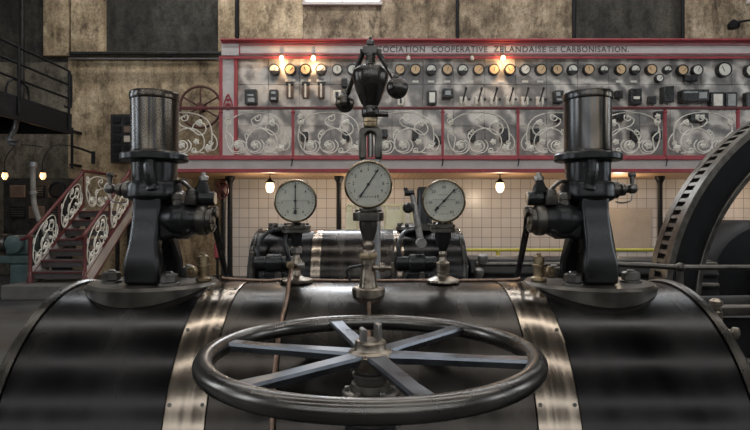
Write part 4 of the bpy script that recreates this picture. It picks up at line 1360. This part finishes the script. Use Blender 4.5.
for k in range(n):
    k2 = (k + 1) % n
    for j in range(2):
        fs.append((k * 3 + j, k2 * 3 + j, k2 * 3 + j + 1, k * 3 + j + 1))
fs.append(tuple(k * 3 + 2 for k in range(n)))
make(MB().add(vs, fs), 'base_flange', 'bronze', g2)

# tubes on the lagging
pts = [Vector((-.293, CY - .015, 1.47)), on_cyl(289, 287, .012) + Vector((0, 0, .02))] + [on_cyl(px, py, .009) for px, py in ((287.5, 294), (285, 306), (282, 318), (279, 335), (276.5, 355), (274.5, 378), (273, 400), (272, 430), (272, 460))]
single(MB().tube(smooth_path(pts, 6), .0072, 10), 'copper_tube', 'copper', 'old copper tube running down the cylinder from the gauge nearest the stair', 'tube', pts[0])
pts = [on_cyl(369, py, .008) for py in (303, 312, 322, 340, 360, 390, 430)]
single(MB().tube(smooth_path(pts, 5), .006, 10), 'copper_tube', 'copper', 'short copper tube running down the cylinder below the middle gauge', 'tube', pts[0])
yk = CY + .05
pts = [(-.56, yk, 1.425), (-.54, yk, 1.418), (-.4, yk, surf_z(yk) + .006), (-.33, yk + .01, surf_z(yk + .01) + .009), (-.1, yk, surf_z(yk) + .006), (.15, yk + .01, surf_z(yk + .01) + .007), (.34, yk, surf_z(yk) + .007), (.5, yk, 1.414), (.53, yk, 1.42)]
single(MB().tube(smooth_path(pts, 6), .0055, 8), 'lagging_cable', 'copper', 'thin tan cable lying along the top of the near engine cylinder', 'cable', pts[2])

# ------------------------------------------------------------------ handwheel and its valve
HC = Vector((-.010, 1.2, 1.344))
hw = thing('handwheel', 'big steel six-spoked handwheel lying level in front of the near engine cylinder', 'handwheel', HC)
Rw = .352
ring = [(HC.x + Rw * cos(2 * PI * k / 96), HC.y + Rw * sin(2 * PI * k / 96), HC.z) for k in range(96)]
make(MB().tube(ring, .0215, 18, True), 'rim', 'rim_dark', hw)
for k in range(6):
    a = math.radians(47 + 60 * k)
    d = Vector((cos(a), sin(a), 0))
    n_ = Vector((-sin(a), cos(a), 0))
    sp = MB()
    sec = []
    for r, wd, th, zo in ((.035, .023, .024, -.006), (.1, .020, .022, -.004), (.25, .0175, .02, -.002), (.336, .020, .022, .0)):
        c = HC + d * r + Vector((0, 0, zo))
        sec.append([c - n_ * wd * .5 - Vector((0, 0, th * .5)), c + n_ * wd * .5 - Vector((0, 0, th * .5)),
                    c + n_ * wd + Vector((0, 0, th * .2)), c + n_ * wd * .85 + Vector((0, 0, th * .5)), c - n_ * wd * .85 + Vector((0, 0, th * .5)), c - n_ * wd + Vector((0, 0, th * .2))])
    vs = [p for s_ in sec for p in s_]
    fs = []
    for i in range(len(sec) - 1):
        for j in range(6):
            fs.append((i * 6 + j, i * 6 + (j + 1) % 6, (i + 1) * 6 + (j + 1) % 6, (i + 1) * 6 + j))
    fs.append(tuple(range(6)))
    fs.append(tuple(range(18, 24)))
    sp.add(vs, fs)
    make(sp, 'spoke', 'wheel_steel', hw, angle=25)
make(MB().lathe([(.028, -.034), (.04, -.03), (.05, -.016), (.053, -.006), (.053, .001), (.049, .006), (.036, .011), (.0345, .014), (.0345, .027), (.031, .031), (.018, .032)], HC, n=48), 'hub', 'bronze', hw)
nut = MB()
for sgn, zt in ((-1, .058), (1, .066)):
    poly = [(cos(a) * .021, sin(a) * .021) for a in [-1.15 + 2.3 * k / 12 for k in range(13)]]
    r0 = Matrix.Rotation(PI / 2 * (1 - sgn) + .3, 3, 'Z')
    off = r0 @ Vector((.004, 0, 0))
    nut.prism(poly, lambda a, b_, r0=r0, off=off: HC + r0 @ Vector((a, b_, 0)) + off + Vector((0, 0, .03)), lambda a, b_, r0=r0, off=off, zt=zt: HC + r0 @ Vector((a, b_, 0)) + off + Vector((0, 0, zt)))
make(nut, 'split_nut', 'steel', hw, bevel=.002)
vt = thing('stop_valve', 'dark stop valve body and spindle underneath the big handwheel', 'valve', (HC.x, HC.y, 0))
make(MB().lathe([(.02, 1.26), (.02, 1.325)], (HC.x, HC.y, 0), n=24), 'spindle', 'dish', vt)
make(MB().lathe([(.05, 1.20), (.05, 1.243), (.06, 1.246), (.063, 1.25), (.063, 1.262), (.059, 1.265), (.045, 1.267), (.042, 1.282), (.036, 1.284), (.036, 1.296), (.04, 1.298), (.04, 1.304), (.03, 1.306), (.03, 1.312), (.022, 1.313)], (HC.x, HC.y, 0), n=36), 'gland', 'dish', vt)
bn = MB()
for k in range(6):
    a = k * PI / 3
    bn.hexa((HC.x + .052 * cos(a), HC.y + .052 * sin(a), 1.264), .006, .009)
make(bn, 'gland_nut', 'steel', vt)
make(MB().lathe([(.16, .0), (.16, .05), (.1, .07), (.09, .5), (.12, .6), (.14, .75), (.14, .92), (.13, 1.0), (.1, 1.08), (.06, 1.12), (.055, 1.2)], (HC.x, HC.y, 0), n=40), 'body', 'cast_black', vt)
make(MB().lathe([(.1, 0), (.1, .03), (.075, .05), (.075, .08)], (HC.x, 1.43, .86), (0, -1, 0), 32), 'branch', 'cast_black', vt)

# ------------------------------------------------------------------ flyball governor
D = 2.6
K = F / D
gx = (370.5 - 375) / K


def gz(py):
    return CZ + (215 - py) / K


gv = thing('governor', 'black flyball governor with an egg-shaped body and two balls, above the middle gauge', 'governor', (gx, D, 0))
o = Vector((gx, D, 0))
make(MB().lathe([(.032, gz(108)), (.038, gz(106)), (.05, gz(101)), (.068, gz(92)), (.082, gz(82)), (.086, gz(76.5)), (.083, gz(71.5)), (.074, gz(68.7)), (.06, gz(67.4)), (.03, gz(67)), (.024, gz(64.5))], o, n=48), 'body', 'governor', gv)
sp = MB().lathe([(.02, gz(65)), (.018, gz(57)), (.024, gz(56)), (.024, gz(53)), (.014, gz(52)), (.014, gz(46)), (.02, gz(45)), (.02, gz(41.5)), (.01, gz(40)), (.008, gz(37.5)), (0, gz(37))], o, n=24)
make(sp, 'spindle', 'governor', gv)
make(MB().tube([(gx + .022 * cos(k * .7), D + .022 * sin(k * .7), gz(65) + (gz(57) - gz(65)) * k / 45) for k in range(46)], .004, 6), 'spring', 'dish', gv)
ch = MB().bx(gx - .036, gx + .036, D - .018, D + .018, gz(54), gz(47))
ch.rod((gx - .05, D, gz(51)), (gx + .05, D, gz(51)), .012)
make(ch, 'crosshead', 'governor', gv, bevel=.006)
bl = at(345, 103, 2.76)
brr = at(397.5, 88, 2.44)
for i, (c, sg, lab) in enumerate(((bl, -1, 'ball'), (brr, 1, 'ball'))):
    h0 = Vector((gx + sg * .03, D, gz(50)))
    mid = h0.lerp(c, .5) + Vector((sg * .002, 0, .004))
    make(MB().tube(smooth_path([h0, mid, c + Vector((-sg * .01, 0, .03))], 6), [.013] * 6 + [.011] * 7, 10), 'arm', 'governor', gv)
    bo = make(MB().sphere(c, .049, 28), 'ball', 'barrel' if sg < 0 else 'governor', gv)
    make(MB().rod(c + Vector((0, 0, .035)), c + Vector((-sg * .006, 0, .06)), .016), 'ball_collar', 'dish', bo)
cl = MB().lathe([(.038, gz(117.5)), (.042, gz(116)), (.042, gz(110)), (.036, gz(107))], o, n=32)
cl.rod((gx + .02, D - .02, gz(114.5)), (gx + .085, D - .03, gz(115.5)), .014)
make(cl, 'sleeve', 'governor', gv)
make(MB().lathe([(.032, gz(127.5)), (.034, gz(126.5)), (.034, gz(123)), (.030, gz(122.4)), (.034, gz(121.8)), (.034, gz(118.5)), (.03, gz(117.5))], o, n=32), 'brass_ring', 'brass', gv)
yk_ = MB()
arc = [(.021 * cos(a), gz(138) + .021 * sin(a)) for a in [PI * k / 8 for k in range(9)]]
slot = [(.021, gz(156))] + arc + [(-.021, gz(156))]
yk_.prism(slot + [(-.021, gz(160)), (-.056, gz(160)), (-.056, gz(131)), (-.04, gz(127.4)), (.04, gz(127.4)), (.056, gz(131)), (.056, gz(160)), (.021, gz(160))],
          lambda a, z: Vector((gx + a, D - .03, z)), lambda a, z: Vector((gx + a, D + .03, z)))
make(yk_, 'yoke', 'dish', gv, bevel=.012)
make(MB().rod((gx, D, gz(157)), (gx, D, gz(128)), .012), 'centre_rod', 'steel', gv)
make(MB().lathe([(.12, 0), (.12, .04), (.06, .08), (.042, .12), (.038, 1.2), (.038, gz(160))], (gx + .01, D, 0), n=28), 'pole', 'grey_pipe', gv)

# ------------------------------------------------------------------ fittings of the second engine
def stub(x, lab, lever_):
    y0 = 5.72
    zt = 1.497
    t_ = thing('valve_stub', lab, 'valve gear', (x, y0, zt))
    make(MB().lathe([(.2, zt - .004), (.2, zt + .03), (.16, zt + .035), (.13, zt + .06)], (x, y0, 0), n=36), 'saddle_flange', 'dish', t_)
    q = MB()
    for k in range(8):
        a = k * PI / 4 + .2
        q.hexa((x + .17 * cos(a), y0 + .17 * sin(a), zt + .033), .025, .035)
    make(q, 'flange_bolt', 'dish', t_)
    # gear hanging on the camera side of the lagging
    g0 = y0 - .56
    h = MB().rod((x - .22, g0, 1.2), (x + .16, g0, 1.2), .06).rod((x - .1, g0 - .02, 1.2), (x + .05, g0 - .02, 1.2), .085)
    make(h, 'gear_drum', 'cast_black', t_)
    make(MB().bx(x - .14, x + .1, g0 - .04, g0 + .1, 1.0, 1.12), 'gear_block', 'cast_black', t_, bevel=.02)
    make(MB().tube(smooth_path([(x - .16, g0, 1.2), (x - .2, g0 + .04, 1.35), (x - .14, g0 + .2, 1.47), (x - .04, y0 - .25, 1.5)], 5), .02, 8), 'oil_pipe', 'cast_black', t_)
    make(MB().rod((x - .24, g0, 1.02), (x - .24, g0, 1.3), .025), 'gear_pin', 'dish', t_)
    make(MB().rod((x + .02, g0 - .07, 1.0), (x + .02, g0 - .07, 1.12), .03), 'drain_pin', 'dish', t_)
    if lever_:
        yl = g0 - .06
        bt = at(421, 243, yl)
        tp = at(412, 193, yl)
        make(MB().tube([bt, bt.lerp(tp, .5), tp], [.035, .03, .026], 10), 'lever', 'steel', t_)
        make(MB().rod(bt + Vector((0, -.05, 0)), bt + Vector((0, .06, 0)), .05), 'lever_eye', 'steel', t_)
        q = MB().rod(tp + Vector((-.07, 0, 0)), tp + Vector((.02, 0, 0)), .03)
        q.lathe([(.04, 0), (.05, .02), (.05, .06), (.03, .09)], tp + Vector((-.04, 0, -.14)), (0, -1, 0), 18)
        q.rod(tp + Vector((-.06, 0, .02)), tp + Vector((-.06, 0, .05)), .02)
        make(q, 'lever_head', 'cast_black', t_)
        pp = at(424, 190, y0 + .0)
        make(MB().lathe([(.09, zt + .05), (.085, 1.62), (.075, pp.z), (.06, pp.z + .03)], (pp.x, y0, 0), n=24), 'valve_stem', 'cast_black', t_)


stub(at(287, 228, 5.72).x, 'dark bolted valve flange on the second engine, seen behind the gauge nearest the stair', False)
stub(at(415, 228, 5.72).x, 'dark valve gear with a long upright lever behind the gauge nearest the flywheel', True)

# piston guide of the second engine
t_ = thing('piston_guide', 'long dark guide housing running from the second engine toward the flywheel', 'machine guide', (2.2, 5.75, 0))
q = MB()
pr = [(-.3, .0), (.3, .0), (.3, .85), (.27, 1.03), (.3, 1.07), (.26, 1.12), (.2, 1.2), (.0, 1.225), (-.2, 1.2), (-.26, 1.12), (-.3, 1.07), (-.27, 1.03), (-.3, .85)]
q.prism(pr, lambda a, z: Vector((.96, 5.75 + a, z)), lambda a, z: Vector((3.45, 5.75 + a, z - .02)))
make(q, 'housing', 'iron_dark', t_, bevel=.01)
make(MB().rod((1.0, 5.42, 1.16), (3.4, 5.42, 1.16), .022).rod((1.0, 5.40, .95), (3.4, 5.40, .95), .03), 'guide_rod', 'dish', t_)
make(MB().lathe([(.03, 0), (.05, .03), (.05, .08), (.03, .1)], (1.06, 5.36, 1.17), n=14), 'oil_cup', 'steel', t_)
make(MB().lathe([(.03, 0), (.05, .03), (.05, .08), (.03, .1)], (1.02, 5.36, 1.03), n=14), 'oil_cup', 'steel', t_)

# yellow barrier
yb = at(556, 250, 8.6)
t_ = thing('yellow_barrier', 'yellow barrier rail crossing in front of the tiles behind the dark guide housing', 'barrier', (yb.x, 8.6, 0))
make(MB().rod((at(440, 250, 8.6).x, 8.6, yb.z), (at(662, 250, 8.6).x, 8.6, yb.z), .025), 'rail', 'yellow', t_)
make(MB().rod((at(440, 250, 8.6).x, 8.6, .55), (at(662, 250, 8.6).x, 8.6, .55), .028), 'lower_rail', 'yellow', t_)
for px in (442, 498, 610, 660):
    make(MB().rod((at(px, 250, 8.6).x, 8.6, 0), (at(px, 250, 8.6).x, 8.6, yb.z), .03), 'post', 'yellow', t_)
# yellow display case
t_ = thing('display_case', 'pale yellow framed glass display case behind the second engine', 'display case', (0.1, 10, 0))
fr = MB()
zt = at(0, 206.5, 10).z
for px in (349, 357, 376.5, 386, 402, 412):
    xx = at(px, 0, 10).x
    w_ = .05 if px in (349, 402) else .025
    fr.bx(xx - w_, xx + w_, 9.96, 10.04, .9, zt)
xa, xb = at(347, 0, 10).x, at(413.5, 0, 10).x
fr.bx(xa, xb, 9.96, 10.04, zt, zt + .05).bx(xa, xb, 9.96, 10.04, .9, .96).bx(xa, xb, 10.46, 10.54, zt, zt + .05).bx(xa, xa + .05, 10.46, 10.54, .9, zt).bx(xb - .05, xb, 10.46, 10.54, .9, zt)
fr.bx(xa, xa + .05, 10.0, 10.5, zt, zt + .05).bx(xb - .05, xb, 10.0, 10.5, zt, zt + .05)
make(fr, 'frame', 'pale_yellow', t_, bevel=.006)
make(MB().bx(xa, xb, 9.95, 10.55, 0, .9), 'cabinet', 'pale_yellow', t_, bevel=.01)
make(MB().bx(xa + .03, xb - .03, 9.995, 10.005, .96, zt), 'pane', 'pane', t_)
make(MB().bx(at(346, 0, 10).x, at(356, 0, 10).x, 9.9, 9.93, 1.35, zt - .1).bx(at(386, 0, 10).x, at(401, 0, 10).x, 9.9, 9.93, 1.35, zt - .06).bx(at(345, 0, 10).x, at(401, 0, 10).x, 9.93, 9.96, 1.3, 1.36), 'card', 'case_cream', t_)

# ------------------------------------------------------------------ flywheel
FX, FZ, FR, FY0, FY1 = 4.28, .87, 1.89, 4.5, 4.79
fw = thing('flywheel', 'huge dark flywheel with notched rim rising past the edge of the photo', 'flywheel', (FX, FY0, 0))
o = Vector((FX, 0, FZ))
ax = (0, 1, 0)
Y_a, Y_b = FY0, FY1
make(MB().lathe([(FR - .05, Y_a + .0), (FR - .004, Y_a), (FR, Y_a + .004), (FR, Y_a + .085), (FR - .04, Y_a + .086), (FR - .05, Y_a + .02)], o, ax, 200, loop=True), 'rim_edge', 'dish', fw)
make(MB().lathe([(FR - .05, Y_b - .088), (FR, Y_b - .086), (FR, Y_b - .004), (FR - .004, Y_b), (FR - .05, Y_b)], o, ax, 200, loop=True), 'rim_edge', 'dish', fw)
# notched middle band
nb = MB().lathe([(FR - .2, Y_a + .084), (FR - .045, Y_a + .084), (FR - .045, Y_b - .086), (FR - .2, Y_b - .086)], o, ax, 200, loop=True)
NT = 150
for k in range(NT):
    a = 2 * PI * k / NT
    er = Vector((cos(a), 0, sin(a)))
    rot = Matrix(((cos(a), 0, -sin(a)), (0, 1, 0), (sin(a), 0, cos(a))))
    nb.box(o + er * (FR - .028) + Vector((0, (Y_a + Y_b) / 2 - .001, 0)), (.05, .118, 2 * PI * FR / NT * .42), rot)
make(nb, 'notched_band', 'dish', fw)
make(MB().lathe([(FR - .27, Y_a + .03), (FR - .05, Y_a + .02), (FR - .05, Y_b - .02), (FR - .27, Y_b - .03)], o, ax, 200, loop=True), 'rim_web', 'iron_black', fw)
make(MB().lathe([(FR - .30, Y_a + .005), (FR - .262, Y_a), (FR - .258, Y_a + .005), (FR - .258, Y_b - .005), (FR - .30, Y_b - .005)], o, ax, 200, loop=True), 'inner_lip', 'dish', fw)
for k in range(6):
    a = PI + k * PI / 3
    d = Vector((cos(a), 0, sin(a)))
    p0, p1 = o + d * .3 + Vector((0, 4.64, 0)), o + d * (FR - .28) + Vector((0, 4.64, 0))
    make(MB().tube([p0, p0.lerp(p1, .5), p1], [.13, .1, .09], 16), 'spoke', 'iron_dark', fw)
make(MB().lathe([(.2, 4.3), (.35, 4.32), (.35, 4.96), (.2, 5.0)], o, ax, 40), 'hub', 'iron_dark', fw)
make(MB().rod(o + Vector((0, 3.9, 0)), o + Vector((0, 5.4, 0)), .14), 'shaft', 'steel', fw)
for ya_, yb_, lab in ((3.92, 4.22, 'dark bearing pedestal carrying the flywheel shaft, in front of the wheel'), (5.08, 5.38, 'dark bearing pedestal carrying the flywheel shaft, behind the wheel')):
    single(MB().bx(FX - .35, FX + .35, ya_, yb_, 0, FZ - .145), 'shaft_pedestal', 'cast_black', lab, 'pedestal', (FX, ya_ + .15, 0), bevel=.02)
struct(MB().bx(FX - 2.1, FX + 2.1, 4.35, 4.95, -.002, .003), 'trim_14', 'iron_black')

# dark generator behind the flywheel
t_ = thing('generator', 'dark rounded generator casing seen through the flywheel', 'generator', (6.0, 8.2, 0))
gc = at(768, 283, 8.0)
make(MB().lathe([(.55, 7.9), (.85, 7.95), (.92, 8.05), (.92, 8.9), (.85, 9.0), (.5, 9.05)], (gc.x, 0, gc.z), (0, 1, 0), 64), 'casing', 'iron_black', t_)
make(MB().lathe([(.3, 7.7), (.34, 7.72), (.34, 7.92)], (gc.x, 0, gc.z), (0, 1, 0), 32), 'bearing', 'iron_dark', t_)
make(MB().bx(gc.x - 1.0, gc.x + 1.0, 7.9, 9.05, 0, .3), 'base', 'iron_black', t_, bevel=.02)
# ------------------------------------------------------------------ pipe rail and guide of the near engine
ry = 2.62
z1 = CZ - (267.5 - 215) / F * ry
t_ = thing('pipe_rail', 'thin grey pipe rail on an upright behind the valve column, crossing before the flywheel', 'rail', (at(683, 0, ry).x, ry, 0))
make(MB().rod((at(612, 0, ry).x, ry, CZ - (264 - 215) / F * ry), (at(683, 0, ry).x, ry, z1), .013), 'rail', 'dish', t_)
make(MB().rod((at(683, 0, ry).x, ry, z1), (at(820, 0, ry).x, ry, z1 - .0), .013), 'rail', 'dish', t_)
xp = at(680, 0, ry).x
make(MB().rod((xp, ry, 0), (xp, ry, z1 - .0), .015), 'post', 'dish', t_)
make(MB().sphere((xp, ry, z1), .024, 16), 'joint', 'dish', t_)
xq = at(815, 0, ry).x
make(MB().rod((xq, ry, 0), (xq, ry, z1), .015), 'post', 'dish', t_)

gd = thing('crosshead_guide', 'dark slide bars and rods beyond the end ring of the near engine cylinder', 'machine guide', (2.0, 2.05, 0))
make(MB().bx(1.14, 3.4, 1.72, 2.16, .25, .75), 'bed', 'iron_black', gd, bevel=.02)
for zc_, yy in ((1.24, 2.35), (1.02, 2.3)):
    make(MB().bx(1.2, 3.4, yy - .03, yy + .03, zc_ - .02, zc_ + .02), 'slide_bar', 'dish', gd, bevel=.006)
make(MB().rod((1.13, CY, CAZ), (3.4, CY, CAZ), .045), 'piston_rod', 'rim_steel', gd)
make(MB().bx(1.2, 3.4, 2.5, 2.58, .0, 1.18), 'back_plate', 'iron_black', gd)
for x in (1.3, 2.3, 3.3):
    make(MB().bx(x - .04, x + .04, 2.26, 2.5, .9, 1.0).bx(x - .04, x + .04, 2.28, 2.5, 1.19, 1.22).bx(x - .05, x + .05, 2.0, 2.5, .0, .2), 'bracket', 'iron_black', gd)
    make(MB().bx(x - .035, x + .035, 2.2, 2.5, .2, .9), 'bracket', 'iron_black', gd)
vx = at(716, 0, 2.25).x
vv = thing('drain_valve', 'small bronze drain valve with a knob just past the end ring of the cylinder', 'valve', (vx, 2.25, 1.2))
make(MB().lathe([(.016, 1.16), (.016, 1.2), (.024, 1.205), (.024, 1.25), (.02, 1.255), (.02, 1.275), (.026, 1.28), (.026, 1.295), (.012, 1.305)], (vx, 2.25, 0), n=20), 'body', 'bronze', vv)
make(MB().rod((vx, 2.25, 1.18), (vx + .035, 2.2, 1.175), .012).lathe([(.01, 0), (.024, .004), (.024, .018), (.01, .022)], (vx + .035, 2.2, 1.175), (.5, -1, 0), 20), 'knob', 'bronze', vv)
make(MB().tube(smooth_path([(vx, 2.25, 1.165), (vx, 2.25, 1.0), (vx - .03, 2.2, .6), (vx - .05, 2.2, 0)], 4), .012, 8), 'drain_pipe', 'iron_dark', vv)

# ================================================================== LIGHT
def area(name, loc, rot, sx0, sy0, power, col):
    l = bpy.data.lights.new(name, 'AREA')
    l.shape = 'RECTANGLE'
    l.size, l.size_y = sx0, sy0
    l.energy = power
    l.color = col
    o = bpy.data.objects.new(name, l)
    o.location = loc
    o.rotation_euler = rot
    COL.objects.link(o)


COOL = (0.86, 0.93, 1.0)
NEUT = (1.0, 0.93, 0.84)
n_ = 3
for y, w_, p, cl_ in ((12.6, .5, 330, NEUT), (9.6, .5, 280, (.95, .97, 1.0)), (3.4, .4, 230, NEUT), (-2.4, .4, 150, NEUT)):  # strip nearest the back wall is added to wash it with light
    struct(MB().bx(-8, 10, y - w_ / 2, y + w_ / 2, 10.17, 10.195), 'window_%d' % n_, 'daylight')
    n_ += 1
    area('skylight_and_wash', (1, y, 10.12), (0, 0, 0), 18, w_, p, cl_)
for z, h, p in ((4.6, .6, 11), (8.2, .8, 18)):
    for x in (-6.6, 1.0, 8.6):
        struct(MB().bx(x - 3.7, x + 3.7, -7.99, -7.97, z - h / 2, z + h / 2), 'window_%d' % n_, 'daylight')
        n_ += 1
        area('front_daylight', (x, -7.9, z), (PI / 2, 0, 0), 7.4, h, p * 1.6, NEUT)
for x, rz in ((-11.95, -PI / 2), (15.95, PI / 2)):  # unseen side windows, added for edge highlights on the columns
    for y in (-1.5, 4.5):
        struct(MB().bx(x - .03, x + .03, y - .7, y + .7, 2.6, 7.0), 'window_%d' % n_, 'daylight')
        n_ += 1
        area('side_fill', (x * .99, y, 4.8), (PI / 2, 0, rz), 1.4, 4.4, 75, COOL)
area('back_daylight', (wx(342), 14.85, 8.5), (-PI / 2, 0, 0), 2.0, 2.0, 190, COOL)

w = bpy.data.worlds.new('World')
SC.world = w
w.use_nodes = True
w.node_tree.nodes['Background'].inputs[0].default_value = (.6, .7, .8, 1)
w.node_tree.nodes['Background'].inputs[1].default_value = .3

# ================================================================== CAMERA
cd = bpy.data.cameras.new('Camera')
cd.sensor_width = 36
cd.lens = F / 750 * 36
cd.clip_start = .05
cam = bpy.data.objects.new('Camera', cd)
cam.location = (0, 0, CZ)
cam.rotation_euler = (PI / 2, 0, 0)
COL.objects.link(cam)
SC.camera = cam
SC.view_settings.view_transform = 'Standard'
SC.view_settings.look = 'None'
SC.view_settings.gamma = 1
SC.view_settings.use_curve_mapping = False
SC.view_settings.exposure = 0.0
SC.cycles.use_denoising = True
SC.cycles.max_bounces = 6
SC.cycles.sample_clamp_indirect = 6
